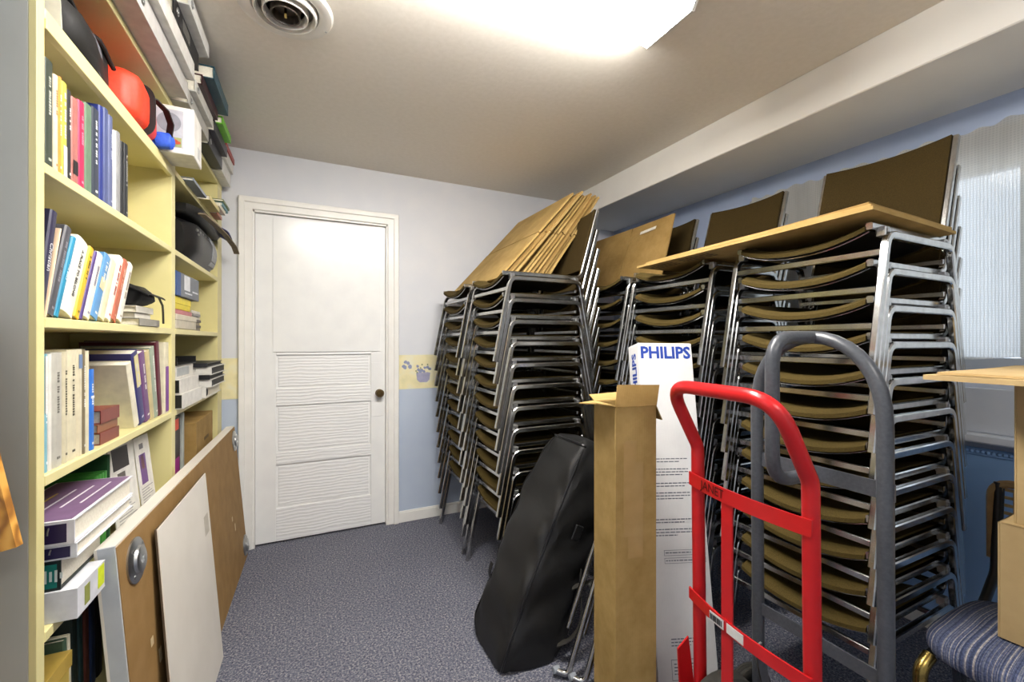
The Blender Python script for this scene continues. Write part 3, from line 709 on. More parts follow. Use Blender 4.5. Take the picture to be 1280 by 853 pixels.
MB().tube([(.03,-HW-.01,.127),(.03,HW+.01,.127)], .009, 10).build('axle', M['steel'], t, True)
wheel(t, .038, .115, .127, .06, M['red']); wheel(t, .038, -.115, .127, .06, M['red'])

t = thing('hand_truck', 'dark grey steel hand truck with central grip loop behind the red one', 'hand truck', (1.272, .712, 0), (0, 0, -.02))
HW = .166; R_ = .0175
pts = [(.008,-HW,.05), (0,-HW,1.04)]+[(0, -HW*math.cos(math.pi*i/18), 1.04+.222*math.sin(math.pi*i/18)**.85) for i in range(1, 18)]+[(0,HW,1.04), (.008,HW,.05)]
MB().tube(pts, R_, 14).build('frame_tube', M['grey_enamel'], t, True)
grip = fillet([(.0,.0,1.262), (-.172,0,1.262), (-.172,0,.885), (-.012,0,.885)], [.075,.075], 8)
MB().tube(grip, R_, 14).build('grip_loop', M['grey_enamel'], t, True)
bowbar('cross_bar', .888, .042, .0, M['grey_enamel'], HW, .004, .02)
bowbar('cross_bar', .425, .036, .0, M['grey_enamel'], HW, .004, .02)
bowbar('cross_bar', .15, .036, .0, M['grey_enamel'], HW, .004, .02)
MB().box(.0,.11,-HW-.01,HW+.01,.004,.010,.001).build('toe_plate', M['grey_enamel'], t)
MB().tube([(.02,-HW-.05,.1),(.02,HW+.05,.1)], .008, 10).build('axle', M['steel'], t, True)
for sy in (-1, 1): MB().sweep([(-.045, sy*(HW-.035), .34), (.02, sy*(HW-.035), .1)], [(.003,.016),(-.003,.016),(-.003,-.016),(.003,-.016)]).build('axle_strut', M['steel'], t)
wheel(t, .02, HW+.048, .1, .04, M['grey_enamel']); wheel(t, .02, -HW-.048, .1, .04, M['grey_enamel'])

# ================================================================== UPHOLSTERED CHAIR AND CARTONS AT THE WINDOW
t = thing('upholstered_chair', 'brass-legged chair with striped blue seat and cane back under the window', 'chair', (1.66, .372, 0), (0,0,0))
SWd, SD = .200, .205
def cushion(u, v):
    pu, pv = 2*u-1, 2*v-1
    return pu, pv
def seat_mesh():
    n = 40; rings = 16; V = []; F = []
    for i in range(rings+1):
        a = -math.pi/2+math.pi*i/rings; hz = math.sin(a); hr = math.cos(a)**.35 if 0 < i < rings else 0.0
        for k in range(n):
            p = 2*math.pi*k/n; c, s = math.cos(p), math.sin(p); e = .45
            x = math.copysign(abs(c)**e, c)*SD*hr; y = math.copysign(abs(s)**e, s)*SWd*hr
            z = .455+.045*math.copysign(abs(hz)**.8, hz)+(.012*(1-min(1, (x/SD)**2+(y/SWd)**2)) if hz > 0 else 0)
            V.append((x, y, z))
    F = [(i*n+k, i*n+(k+1) % n, (i+1)*n+(k+1) % n, (i+1)*n+k) for i in range(rings) for k in range(n)]
    return MB().add(V, F)
seat_mesh().build('seat', M['stripes'], t, True)
for sy in (-1, 1):
    MB().tube(fillet([(-.175, sy*.170, .425), (-.215, sy*.175, .40), (-.20, sy*.175, .0)], .05, 6), .0155, 12).build('front_leg', M['brass'], t, True)
    MB().tube(fillet([(.24, sy*.19, .0), (.20, sy*.19, .42), (.315, sy*.19, .52), (.345, sy*.19, .80)], .05, 5), .013, 12).build('rear_leg', M['black'], t, True)
    MB().box(-.18, .20, sy*.185-.008, sy*.185+.008, .40, .416, .002).build('side_rail', M['black'], t)
fr = fillet([(.325,-.205,.52), (.325,.205,.52), (.349,.205,.80), (.349,-.205,.80), (.325,-.205,.52), (.325,.205,.52)], .05, 6)[7:-1]
MB().sqtube(fr, .024, .032, .006, closed=True, up=Vector((1,0,0))).build('cane_frame', noisy('cane_frame_wood', '#8a6c44', '#a38457', 30, .4), t, True)
cn = MB(); bx = lambda z: .325+.024*(z-.52)/.28
for i in range(13):
    y = -.184+.368*i/12; cn.box(bx(.66)-.0025, bx(.66)+.0025, y-.0042, y+.0042, .535, .785)
for i in range(11):
    z = .54+.24*i/10; cn.box(bx(z)-.004, bx(z)+.003, -.19, .19, z-.0042, z+.0042)
tag(cn.build('cane_weave', noisy('cane_weave', '#8f7850', '#a98f63', 60, .5), t), kind='stuff')

def carton(name, label, x0, x1, y0, y1, z0, z1, rz, mat):
    t = thing(name, label, 'box', ((x0+x1)/2, (y0+y1)/2, z0), (0,0,rz)); hx, hy, h = (x1-x0)/2, (y1-y0)/2, z1-z0; e = .004
    MB().box(-hx, hx, -hy, -hy+e, 0, h, .001).build('side_wall', mat, t); MB().box(-hx, hx, hy-e, hy, 0, h, .001).build('side_wall', mat, t)
    MB().box(-hx, -hx+e, -hy+e, hy-e, 0, h, .001).build('end_wall', mat, t); MB().box(hx-e, hx, -hy+e, hy-e, 0, h, .001).build('end_wall', mat, t)
    MB().box(-hx+e, hx-e, -hy+e, hy-e, .0005, .005).build('bottom_wall', mat, t)
    return t, hx, hy, h
t, hx, hy, h = carton('carton', 'closed brown carton with green label standing on the striped chair seat', 1.57, 1.86, .06, .445, .512, .80, .02, M['card_pale'])
MB().box(-hx, hx, -hy, -.001, h-.004, h, .001).build('top_flap', M['card_pale'], t); MB().box(-hx, hx, .001, hy, h-.004, h, .001).build('top_flap', M['card_pale'], t)
MB().box(-hx-.0006, -hx, -.16, hy-.065, .012, .045).build('green_label', plain('#1f6b4a', .5), t)
t, hx, hy, h = carton('carton', 'open brown carton stacked on top of another carton', 1.585, 1.87, .04, .418, .80, 1.150, -.01, M['card_pale'])
slab('rear_flap', (hx-.002, -hy, h), (hx-.002, hy, h), (hx+.13, hy-.01, h-.06), (hx+.13, -hy+.01, h-.06), .004, M['card_pale'], t, 4, 4)
t = thing('cardboard_sheet', 'thick loose corrugated cardboard sheet lying flat on the open carton', 'cardboard', (1.5, .3, 1.170))
slab('corrugated_board', (-.205,.185,.002), (-.23,-.35,.004), (.35,-.33,.010), (.35,.205,.004), -.011, M['card_pale'], t, 10, 10, .0016, 3)
slab('torn_layer', (-.19,.165,.009), (-.18,-.3,.012), (.33,-.30,.016), (.33,.18,.012), -.006, M['card_pale'], t, 8, 8, .0018, 9)

# ================================================================== PANELS LEANING ON THE BOOKCASE
def lean_panel(name, label, cat, b0, b1, t0, t1, thick, face, edge):
    # b0,b1 bottom near/far front edge, t0,t1 top near/far front edge; thickness grows towards -X
    t = thing(name, label, cat, ((b0[0]+b1[0])/2, (b0[1]+b1[1])/2, 0)); Lc = Vector(t.location)
    a, b, c, d = [Vector(p)-Lc for p in (b0, b1, t1, t0)]
    n = (b-a).cross(d-a).normalized(); n = n if n.x > 0 else -n
    return t, a, b, c, d, n
b0 = (-.340, 1.335, .003); b1 = (-.285, 2.945, .003); t0 = (-.398, 1.330, .765); t1 = (-.352, 2.945, .763)
t, a, b, c, d, n = lean_panel('folding_table', 'folded table turned on edge, brown underside out, leaning on the bookcase', 'table', b0, b1, t0, t1, .04, None, None)
def P4(u, v, off): return a*(1-u)*(1-v)+b*u*(1-v)+c*u*v+d*(1-u)*v+n*off
def pslab(name, u0, u1, v0, v1, o0, o1, mat, parent):
    V = [P4(u, v, o) for o in (o0, o1) for (u, v) in ((u0,v0),(u1,v0),(u1,v1),(u0,v1))]
    return MB().add(V, [(0,1,2,3),(4,5,6,7),(0,1,5,4),(1,2,6,5),(2,3,7,6),(3,0,4,7)]).build(name, mat, parent)
pslab('underside_board', .0035, .9965, .007, .993, -.006, 0, M['chip'], t)
pslab('table_top', 0, 1, 0, 1, -.040, -.034, M['board_white'], t)
pslab('core_board', .004, .996, .008, .992, -.034, -.006, M['chip'], t)
pslab('edge_band', 0, .004, 0, 1, -.034, -.002, M['laminate_grey'], t); pslab('edge_band', .996, 1, 0, 1, -.034, -.002, M['laminate_grey'], t)
pslab('edge_band', .004, .996, .992, 1, -.034, -.002, M['board_white'], t); pslab('edge_band', .004, .996, 0, .008, -.034, -.002, M['laminate_grey'], t)
def flange(u, v):
    p = P4(u, v, 0); tu = (b-a).normalized(); tv = n.cross(tu)
    mm = Matrix((n, tu, tv)).transposed().to_4x4(); mm.translation = p
    o = MB().lathe([(.057,0),(.057,.004),(.052,.007),(.036,.009),(.033,.015),(.028,.017),(.010,.017),(.009,.012),(.001,.012)], 32, 'x').build('leg_flange', M['steel'], t, True); o.matrix_local = mm
    for k in range(4):
        an = math.pi/4+k*math.pi/2; MB().lathe([(.005,.006),(.005,.009),(.001,.0105)], 10, 'x', (0, .045*math.cos(an), .045*math.sin(an))).build('screw', M['chrome_dull'], o, True)
flange(.062, .895); flange(.962, .90); flange(.962, .11); flange(.062, .11)
for i, (u, v) in enumerate(((.09,.55),(.12,.45),(.80,.42),(.83,.33))):
    pslab('paint_scuff', u, u+.012, v, v+.03+.02*(i % 2), 0, .0006, plain('#c9b48c', .7), t)
b0 = (-.300, 1.455, .003); b1 = (-.283, 2.035, .003); t0 = (-.372, 1.545, .715); t1 = (-.352, 2.095, .722)
t, a, b, c, d, n = lean_panel('white_panel', 'plain cream-white board leaning on the upturned brown table', 'board', b0, b1, t0, t1, .008, None, None)
pslab('board_face', 0, 1, 0, 1, 0, .003, M['board_white'], t)
pslab('board_core', .0, 1, .0, 1, -.005, 0, plain('#5a4a38', .8), t)
pslab('paper_scrap', .84, .95, .70, .80, .003, .0036, plain('#c4bdae', .7), t)

# varnished plank at the near end of the bookcase
pc = onY(29, 680, 1.05); pa = onY(-8, 535, 1.07)
t = thing('wood_plank', 'varnished golden plywood board propped beside the grey bookcase end', 'board', (-.60, 1.06, 0))
Lc = Vector(t.location); q0 = pc-Lc
e1 = (Vector((pa.x, pa.y+.0, pa.z))-pc); e2 = (onY(2, 698, 1.05)-pc)
e1 = e1.normalized()*.42; e2 = (e2-e1.normalized()*e2.dot(e1.normalized())).normalized()*.20
nn = e1.cross(e2).normalized()*.018
V = [q0, q0+e1, q0+e1+e2, q0+e2]; V += [v+nn for v in V]
MB().add(V, [(0,1,2,3),(4,5,6,7),(0,1,5,4),(1,2,6,5),(2,3,7,6),(3,0,4,7)]).build('plywood_board', M['ply'], t)
low = min((Lc+v).z for v in V)
t, hx, hy, h = carton('carton', 'brown carton holding up the plywood board at the grey bookcase end', -.785, -.56, .86, 1.115, 0, low-.001, 0, M['card2'])
MB().box(-hx, hx, -hy, hy, h-.004, h, .001).build('top_flap', M['card2'], t)

# ================================================================== BOOKCASE
BO = Vector((-.478, 0, 0)); BRZ = -math.atan(.02); BU = Vector((.02, 1, 0)).normalized(); BNn = Vector((BU.y, -BU.x, 0))
def sp(px, py, d=0.0):
    r = ray(px, py); C = Vector((0,0,CAM_H)); t = ((BO-C).dot(BNn)+d)/r.dot(BNn); p = C+r*t
    return (p-BO).dot(BU), p.z
def SW(d, s, z): return BO+BNn*d+BU*s+Vector((0,0,z))
ZS = [.08, .375, .68, .987, 1.299, 1.603, 1.907]; TS = .021; ZT = 2.142
S0o, S0 = 1.137, 1.163; SD0, SD1 = sp(214.5, 300)[0], sp(219, 300)[0]; S1, S1o = sp(272, 300)[0], sp(277, 300)[0]
BD = -.285
bc = thing('bookcase', 'tall built-in yellow bookcase with grey end panel along the wall', 'bookcase', BO, (0,0,BRZ))
MB().box(BD, -.012, S0o, S0, 0, ZT-TS, .001).build('side_panel', M['shelf_side'], bc)['label'] = 'grey scuffed end panel'
MB().box(-.012, 0, S0o, S0, 0, ZT-TS, .001).build('edge_strip', M['shelf'], bc)
MB().box(BD, 0, SD0, SD1, 0, ZT-TS, .001).build('divider', M['shelf'], bc)
MB().box(BD, 0, S1, S1o, 0, ZT-TS, .001).build('side_panel', M['shelf'], bc)
MB().box(BD-.006, BD, S0o, S1o, .03, ZT, 0).build('back_panel', M['shelf'], bc)
MB().box(BD, .002, S0o, S1o, ZT-TS, ZT, .0015).build('top_board', M['shelf'], bc)
for z in ZS:
    MB().box(BD, .001, S0, SD0, z-TS, z, .0015).build('shelf', M['shelf'], bc); MB().box(BD, .001, SD1, S1, z-TS, z, .0015).build('shelf', M['shelf'], bc)
MB().box(-.012, .003, S0, SD0, ZS[6]-TS-.020, ZS[6]-TS, .001).build('lipping_strip', M['shelf'], bc)
MB().box(BD, .0, S0, S1, 0, ZS[0]-TS, .001).build('plinth', M['shelf'], bc)

rb = random.Random(11)
def pages_mat(): return M['paper']
def book(s0, s1, z0, h, color, label, depth=.15, d=-.008, tilt=0.0, color2=None, text=None, tcol='#e8e6df', tsize=None, dashes=True, cat='book', name='book', group=None, hard=True, rz=0.0, band=None):
    """upright book, spine towards the room, in bookcase coordinates; tilt>0 leans the top towards the door wall"""
    w = s1-s0
    t = thing(name, label, cat, group=group)
    pivot = s1 if tilt > 0 else s0
    mx = Matrix.Translation(SW(d, pivot, z0)) @ Matrix.Rotation(BRZ+rz, 4, 'Z') @ Matrix.Rotation(-tilt, 4, 'X')
    t.matrix_world = mx
    y0, y1 = (-w, 0) if tilt > 0 else (0, w)
    c = min(.0025, w*.16); mt = plain(color, .45)
    pr = [(-depth, y0), (-.004, y0), (-.0012, y0+w*.12), (0, y0+w*.35), (0, y0+w*.65), (-.0012, y1-w*.12), (-.004, y1), (-depth, y1), (-depth, y1-c), (-c*1.4, y1-c), (-c*1.4, y0+c), (-depth, y0+c)]
    MB().prism(pr, h, Matrix.Identity(4)).build('cover', mt, t)
    o = .003 if hard else .0006
    MB().box(-depth+o, -c*1.4, y0+c, y1-c, o, h-o).build('pages', M['paper'], t)
    ym = (y0+y1)/2
    if band: MB().box(-.0002, .0006, y0+w*.18, y1-w*.18, h*band[1], h*band[2]).build('spine_band', plain(band[0], .5), t)
    if text:
        sz = tsize or w*.75
        lettering(text, sz, plain(tcol, .5), t, frame_matrix((.0008, ym, h*.55), (0,0,-1), (0,1,0)), False, 1.0, 'spine_title')
    elif dashes and w > .009:
        m = MB(); z = h*rb.uniform(.80, .9); ze = h*rb.uniform(.35, .6)
        while z > ze:
            l = rb.uniform(.0025, .005); q = min(w*.14, .004); m.box(.0001, .0008, ym-q, ym+q*rb.uniform(.5,1), z-l, z); z -= l+(rb.uniform(.0012, .002) if rb.random() < .8 else .008)
        m.box(.0001, .0008, ym-w*.14, ym+w*.14, h*.07, h*.07+.005)
        o_ = m.build('spine_lettering', plain(tcol, .5), t); o_['kind'] = 'stuff'
    return t
def pbook(px0, px1, pyt, k, color, label, d=-.008, **kw):
    s0, _ = sp(px0, 300, d); s1, _ = sp(px1, 300, d); _, zt = sp((px0+px1)/2, pyt, d)
    return book(s0+.0003, s1-.0003, ZS[k]+.0005, max(.1, zt-ZS[k]), color, label, d=d, **kw)
def flat(s0, s1, z0, th, d0, d1, color, label, spine='front', cat='book', name='book', group=None, rz=0, text=None, tcol='#e6e2d8', cov=.0022, pagecol=None, ringed=False):
    """book or binder lying flat; spine side 'front' (room) or 'near' (towards the grey end panel)"""
    t = thing(name, label, cat, SW((d0+d1)/2, (s0+s1)/2, z0), (0,0,BRZ+rz), group)
    hx, hy = (d1-d0)/2, (s1-s0)/2; mt = plain(color, .4); c = cov
    MB().box(-hx, hx, -hy, hy, 0, c, .0004).build('cover', mt, t); MB().box(-hx, hx, -hy, hy, th-c, th, .0004).build('cover', mt, t)
    if spine == 'front': MB().box(hx-c, hx, -hy, hy, c, th-c, .0003).build('spine', mt, t); MB().box(-hx+.004, hx-c-.001, -hy+.005, hy-.005, c, th-c-.0003).build('pages', M['paper'] if not pagecol else plain(pagecol, .8), t)
    else: MB().box(-hx, hx, -hy, -hy+c, c, th-c, .0003).build('spine', mt, t); MB().box(-hx+.006, hx-.006, -hy+c+.001, hy-.006, c, (th-c)*.96).build('pages', M['paper'] if not pagecol else plain(pagecol, .8), t)
    if text:
        if spine == 'near': lettering(text, th*.36, plain(tcol, .5), t, frame_matrix((hx*.35, -hy-.0006, th*.5), (1,0,0), (0,0,1)), False, 1, 'spine_title')
        else: lettering(text, th*.5, plain(tcol, .5), t, frame_matrix((hx+.0006, 0, th*.5), (0,1,0), (0,0,1)), False, 1, 'spine_title')
    if ringed:
        if spine == 'front': MB().lathe([(.012,0),(.0135,.001),(.012,.0025),(.008,.0025),(.0075,.0005)], 16, 'x', (hx, -hy*.75, th*.5)).build('finger_ring', M['steel'], t, True)
        else:
            for q in (-.5, 0, .5): MB().tube([(hx*q, -hy+.012+.018*math.cos(a), th*.5+th*.36*math.sin(a)) for a in [i*math.pi/8 for i in range(9)]], .0015, 6).build('binder_ring', M['steel'], t, True)
    return t

# --- near bay, shelf under the red lunch bag
W5 = 'on the shelf below the red lunch bag'
G5 = 'books on the shelf below the red lunch bag'
for (a, b, yt, c, ph, kw) in [
    (56.5, 68, 76, '#3a4238', 'dark green book with white scribbled spine', dict(tcol='#b9beb4', depth=.19)),
    (68.3, 74, 95, '#e6cfae', 'peach cream paperback', dict(tcol='#b08a60')),
    (74.2, 78, 97, '#d8953c', 'thin orange book', {}),
    (78.2, 85, 104, '#c9c64e', 'yellow-green paperback with white foot', dict(band=('#dcdccf', .02, .34))),
    (85.2, 90, 114, '#2c2b2e', 'thin black book with white title', dict(tcol='#e6e6e6')),
    (90.2, 99, 124, '#a86a62', 'dusty rose book with black label', dict(band=('#221d1f', .12, .28), dashes=False)),
    (99.2, 107, 128, '#b42a55', 'crimson pink hardback', dict(tcol='#d88aa0')),
    (107.2, 116, 132, '#617a63', 'sage green hardback', dict(tcol='#8fa08c', dashes=False)),
    (116.2, 125, 137, '#343b47', 'dark slate book with white title', dict(tcol='#e8e8e8')),
    (125.2, 130.5, 134, '#27357e', 'royal blue hardback', dict(dashes=False)),
    (130.7, 136.5, 137, '#4c5680', 'slate blue book', dict(dashes=False)),
    (136.7, 142, 146, '#5d6488', 'dull violet-blue book', dict(tcol='#a6abc4')),
    (142.2, 146, 164, '#d9d7d0', 'thin white paperback', dict(dashes=False)),
    (146.2, 151.3, 166, '#8e8f90', 'grey booklet', dict(dashes=False)),
    (151.8, 156, 178, '#1c1f22', 'slim plain black book', dict(dashes=False)),
    (156.2, 161, 181, '#24272b', 'pale-flecked black book ending the row', dict(tcol='#9a9a94'))]:
    pbook(a, b, yt, 5, c, ph+' '+W5, group=G5, **kw)

# --- near bay, leaning row
W4 = 'in the slanting row above the grey commentaries'
G4 = 'slanting books in the bookcase'
def lean(a, b, ang, ln, c, ph, **kw):
    s0, _ = sp(a, 400, -.01); s1, _ = sp(b, 400, -.01); th = math.radians(ang); w = (s1-s0)*math.cos(th)
    book(s1-w, s1, ZS[4]+.001, ln, c, ph+' '+W4, tilt=th, d=-.01, group=G4, **kw)
lean(47.5, 56.6, 13, .225, '#2c2a44', 'dark navy book with white serif title', text='Christian', tcol='#e4e2e6', tsize=.017)
lean(56.7, 58.6, 17, .20, '#e2c6a6', 'thin peach paperback', dashes=False)
lean(58.7, 68, 21, .212, '#4a4a50', 'thick charcoal paperback', tcol='#85858c')
lean(68.2, 74, 23, .198, '#2585a8', 'teal blue paperback', text='THE BIBLE', tcol='#d6e6ea', tsize=.009)
lean(74.2, 92, 24, .192, '#e6e2d4', 'thick white paperback with black title', text='A PLACE TO BELONG', tcol='#3c3a36', tsize=.0125)
lean(92.3, 99.5, 24, .190, '#dcae2e', 'bright yellow paperback', tcol='#6e5a1e')
lean(99.7, 103.5, 25, .188, '#4b3675', 'thin purple book', dashes=False)
lean(103.7, 112.5, 25, .182, '#e4dfcf', 'off-white book next to the purple one', tcol='#8d8a9a')
lean(112.7, 122.5, 26, .186, '#5b8fbf', 'blue and white pictorial paperback', band=('#d8c9a0', .45, .62), tcol='#e2e2da')
lean(122.7, 131, 26, .178, '#ddd3b0', 'cream booklet', dashes=False)
lean(131.2, 138.5, 27, .200, '#e8e4d8', 'white book with yellow sticker', tcol='#b2503e')
lean(138.7, 145.5, 27, .196, '#b3644c', 'brick red speckled book', tcol='#d2a48e')
lean(145.7, 152.5, 27, .192, '#e6e0d2', 'white paperback closing the row', tcol='#9a8f80')
# lying books and black pouch at the end of the row
sA, _ = sp(156, 400, 0); sB, _ = sp(204, 400, 0)
flat(sA+.10, sB-.055, ZS[4]+.0005, .022, -.15, .004, '#8a867c', 'grey paperback lying flat under the black pouch, bottom of pile', group='lying books below the pouch')
flat(sA+.11, sB-.095, ZS[4]+.0235, .016, -.15, -.01, '#d9d4c8', 'white paperback lying in the middle of pile under black pouch', group='lying books below the pouch')
flat(sA+.105, sB-.085, ZS[4]+.0405, .020, -.15, -.005, '#d4cfc2', 'white paperback lying directly beneath the black pouch', group='lying books below the pouch')
def blobmesh(hx, hy, hz, e=.55, n=28, rings=14, wr=.004, seed=1, flatb=True):
    rr = random.Random(seed); p0 = [rr.uniform(0, 6.3) for _ in range(5)]; V = []
    for i in range(rings+1):
        a = -math.pi/2+math.pi*i/rings; sz, cz_ = math.sin(a), max(0, math.cos(a))**e
        for k in range(n):
            p = 2*math.pi*k/n; c, s = math.cos(p), math.sin(p)
            w_ = 1+wr/hx*(math.sin(3*p+p0[0]+4*a)+.7*math.sin(7*p+p0[1])+.5*math.sin(5*a+p0[2]+2*p))
            z = math.copysign(abs(sz)**e, sz)
            V.append((math.copysign(abs(c)**e, c)*cz_*hx*w_, math.copysign(abs(s)**e, s)*cz_*hy*w_, hz+hz*z))
    F = [(i*n+k, i*n+(k+1) % n, (i+1)*n+(k+1) % n, (i+1)*n+k) for i in range(rings) for k in range(n)]
    return MB().add(V, F)
sp0, _ = sp(161, 400, 0); sp1, _ = sp(203, 400, 0); zb_ = ZS[4]+.061
t = thing('pouch', 'small black pouch with drooping strap lying on white paperbacks', 'pouch', SW(-.07, (sA+sB)/2+.005, zb_), (0,0,BRZ))
blobmesh(.075, .075, .034, .6, wr=.005, seed=4).build('pouch_body', M['black_nylon'], t, True)
def fl(u, v):
    y = -.08+.17*u; x = -.02+.115*v; z = .071-.035*v*v-.012*abs(2*u-1)**3+.006*math.sin(5*u+2*v)+.004
    return (x, y, z)
MB().sheet(fl, 10, 8, (0,0,-.004)).build('flap', M['black_nylon'], t, True)
MB().sweep([(.08,.075,.04),(.09,.080,.01),(.092,.078,-.02),(.092,.080,-.05)], [(.008,.0015),(-.008,.0015),(-.008,-.0015),(.008,-.0015)]).build('strap', M['black_nylon'], t, True)

# --- near bay, grey commentaries
W3 = 'on the shelf with the red ledgers'
G3 = 'books on the shelf with the red ledgers'
for (a, b, yt, c, ph, kw) in [
    (55.5, 60.5, 443, '#7fb4c4', 'aqua and white marbled paperback', dict(band=('#e2e2da', .5, .98), tcol='#e8efef', depth=.17)),
    (60.7, 66, 443, '#dedbd2', 'thin white book', dict(dashes=False, depth=.17)),
    (66.2, 79.5, 441, '#b9b6ab', 'thick grey hardback with black-lettered spine', dict(tcol='#6e6b62', depth=.18)),
    (79.7, 86, 440, '#cdc5a8', 'beige hardback', dict(tcol='#5d5848', depth=.18)),
    (86.2, 97.5, 438, '#d6ceb1', 'thick cream hardback', dict(tcol='#55503f', depth=.18)),
    (97.7, 104, 437, '#d5ccb0', 'cream book with blue oval mark', dict(band=('#6d84a8', .82, .95), depth=.18, dashes=False)),
    (104.2, 107.5, 437, '#7b6f58', 'thin brown speckled book', dict(depth=.17)),
    (107.7, 112.5, 439, '#d9d0b4', 'cream book with plain spine', dict(dashes=False, depth=.17)),
    (112.7, 119, 462, '#2f6fc8', 'bright blue white-striped paperback', dict(band=('#dfe4ea', .64, .67), tcol='#e6eaf0', depth=.15))]:
    pbook(a, b, yt, 3, c, ph+' '+W3, group=G3, **kw)
sL0, _ = sp(119.5, 560); sL1, _ = sp(157, 540)
z = ZS[3]+.0005
for th_, c, ph in ((.030, '#7d3d30', 'reddish brown ledger lying at the bottom of pile of three'), (.022, '#8c5a38', 'tan brown ledger lying in the middle of pile of three'), (.034, '#7a3a30', 'dark red ledger lying on top of pile of three')):
    flat(sL0+.055+rb.uniform(-.004,.004), sL1-.01, z, th_, -.20, -.012+rb.uniform(-.006,.006), c, ph, group='red ledgers lying in a pile'); z += th_+.0008
# row leaning back towards the grey books
def lean2(a, b, ang, ln, c, ph, **kw):
    s0, _ = sp(a, 520, -.012); s1, _ = sp(b, 510, -.012); th = math.radians(ang); w = (s1-s0)*math.cos(th)
    book(s0, s0+w, ZS[3]+.001, ln, c, ph+' '+W3, tilt=-th, d=-.012, group=G3, **kw)
lean2(170, 175.5, 19, .205, '#e2dcc6', 'white-covered book leaning low over the ledgers', depth=.20, dashes=False)
lean2(175.7, 183, 17, .235, '#3c3a6e', 'navy and yellow book leaning', depth=.18, band=('#d9cf98', .52, .95), tcol='#c9c7da')
lean2(183.2, 189.5, 15, .232, '#74507c', 'mauve book leaning', depth=.18)
lean2(189.7, 194, 13, .235, '#c8b98a', 'tan booklet leaning', depth=.19, dashes=False)
lean2(194.2, 199, 11, .245, '#9aa694', 'pale green-grey book leaning', depth=.19)
lean2(199.2, 203.5, 8, .262, '#5c2330', 'tall maroon hardback leaning', depth=.2, dashes=False)
s0, _ = sp(203.8, 500, -.012); s1 = min(sp(210.5, 500, -.012)[0], SD0-.003); s0 = min(s0, s1-.022)
book(s0, s1, ZS[3]+.0005, .26, '#e0d8bc', 'upright cream book with purple lower half '+W3, band=('#7d3f96', .03, .66), d=-.006, group=G3, dashes=False)

# --- near bay, binders and green hymnals
W2 = 'in the pile jutting out of the bookcase'
G2 = 'binders jutting from the bookcase'
z = ZS[2]+.0005
flat(1.192, 1.322, z, .062, -.122, .038, '#d9dae0', 'white box binder with yellow tab at the bottom of jutting pile', 'near', 'binder', 'ring_binder', G2, cov=.003, ringed=False)
flat(1.198, 1.40, z+.0625, .062, -.122, .010, '#1f2a2c', 'black binder with teal spine label '+W2, 'near', 'binder', 'ring_binder', G2, cov=.003, ringed=True)
flat(1.194, 1.50, z+.125, .030, -.122, .036, '#dfe0e6', 'thin white binder with navy label '+W2, 'near', 'binder', 'ring_binder', G2, cov=.003, ringed=True)
bt = flat(1.190, 1.51, z+.1555, .050, -.122, .034, '#e2e0e6', 'white binder with purple printed cover on top of jutting pile', 'near', 'binder', 'ring_binder', G2, cov=.003, ringed=True)
hx, hy = (.034+.122)/2, (1.51-1.19)/2
MB().box(-hx+.006, hx-.006, -hy+.006, hy-.006, .0501, .0508).build('purple_cover_print', plain('#7a5f80', .4), bt)
for i in range(5): MB().box(-.06+.026*i, -.056+.026*i, -hy*.8+.02*i, hy*.2+.02*i, .0509, .0513).build('cover_line', plain(['#c8b13e', '#c8b13e', '#d9d4dd', '#e2dfe4', '#e2dfe4'][i], .4), bt)
MB().box(-.055, hx-.012, -hy-.0008, -hy, .006, .044).build('spine_label', plain('#2c1f45', .4), bt)
lettering('Thriving', .019, plain('#d6c9a8', .5), bt, frame_matrix((hx*.30, -hy-.0012, .026), (0,0,-1), (1,0,0)), False, .9, 'spine_title')
for nm, zz, col_, tx in (('ring_binder.002', .127, '#2b2c58', None), ('ring_binder.001', .064, '#1f7f77', None)):
    pass
for o in list(bpy.data.objects):
    if o.get('group') == G2 and 'teal' in o['label']:
        hy = (1.40-1.198)/2; hx = (.01+.122)/2; MB().box(-.06, hx-.006, -hy-.0008, -hy, .006, .054).build('teal_label', plain('#1d8078', .4), o)
        m = MB()
        for i, w_ in enumerate((.026, .02, .024, .012)): m.box(hx*.62+.008*i, hx*.62+.004+.008*i, -hy-.0014, -hy-.0008, .03-w_/2, .03+w_/2)
        m.build('label_lettering', plain('#dfe9e6', .5), o)['kind'] = 'stuff'
    if o.get('group') == G2 and 'navy' in o['label']:
        hy = (1.5-1.194)/2; hx = (.036+.122)/2; MB().box(-.06, hx-.01, -hy-.0008, -hy, .004, .026).build('navy_label', plain('#2a2450', .4), o)
    if o.get('group') == G2 and 'yellow tab' in o['label']:
        hx = (.038+.122)/2; MB().box(hx-.003, hx, -.062, .062, .003, .059).build('front_wall', plain('#d9dae0', .4), o); MB().box(hx, hx+.0008, .028, .058, .012, .058).build('yellow_tab', plain('#dcea20', .5), o); MB().box(hx, hx+.0008, -.035, -.012, .01, .05).build('picture_label', plain('#8d9448', .5), o)
GH = 'green hymnals at the back of the shelf'
hs = [(1.22, '#23372a', .165), (1.256, '#1d2b22', .17), (1.292, '#1f3a2a', .165), (1.328, '#24462f', .185), (1.364, '#1b2420', .18), (1.40, '#1f5a2e', .20)]
for i, (s_, c, hh) in enumerate(hs):
    book(s_, s_+.030, ZS[2]+.001, hh+.03, c, 'small green hymnal, %s in the row behind the purple-topped binder' % ['first', 'second', 'third', 'fourth', 'fifth', 'sixth'][i], depth=.13, d=-.132, group=GH, dashes=False, tilt=.06)
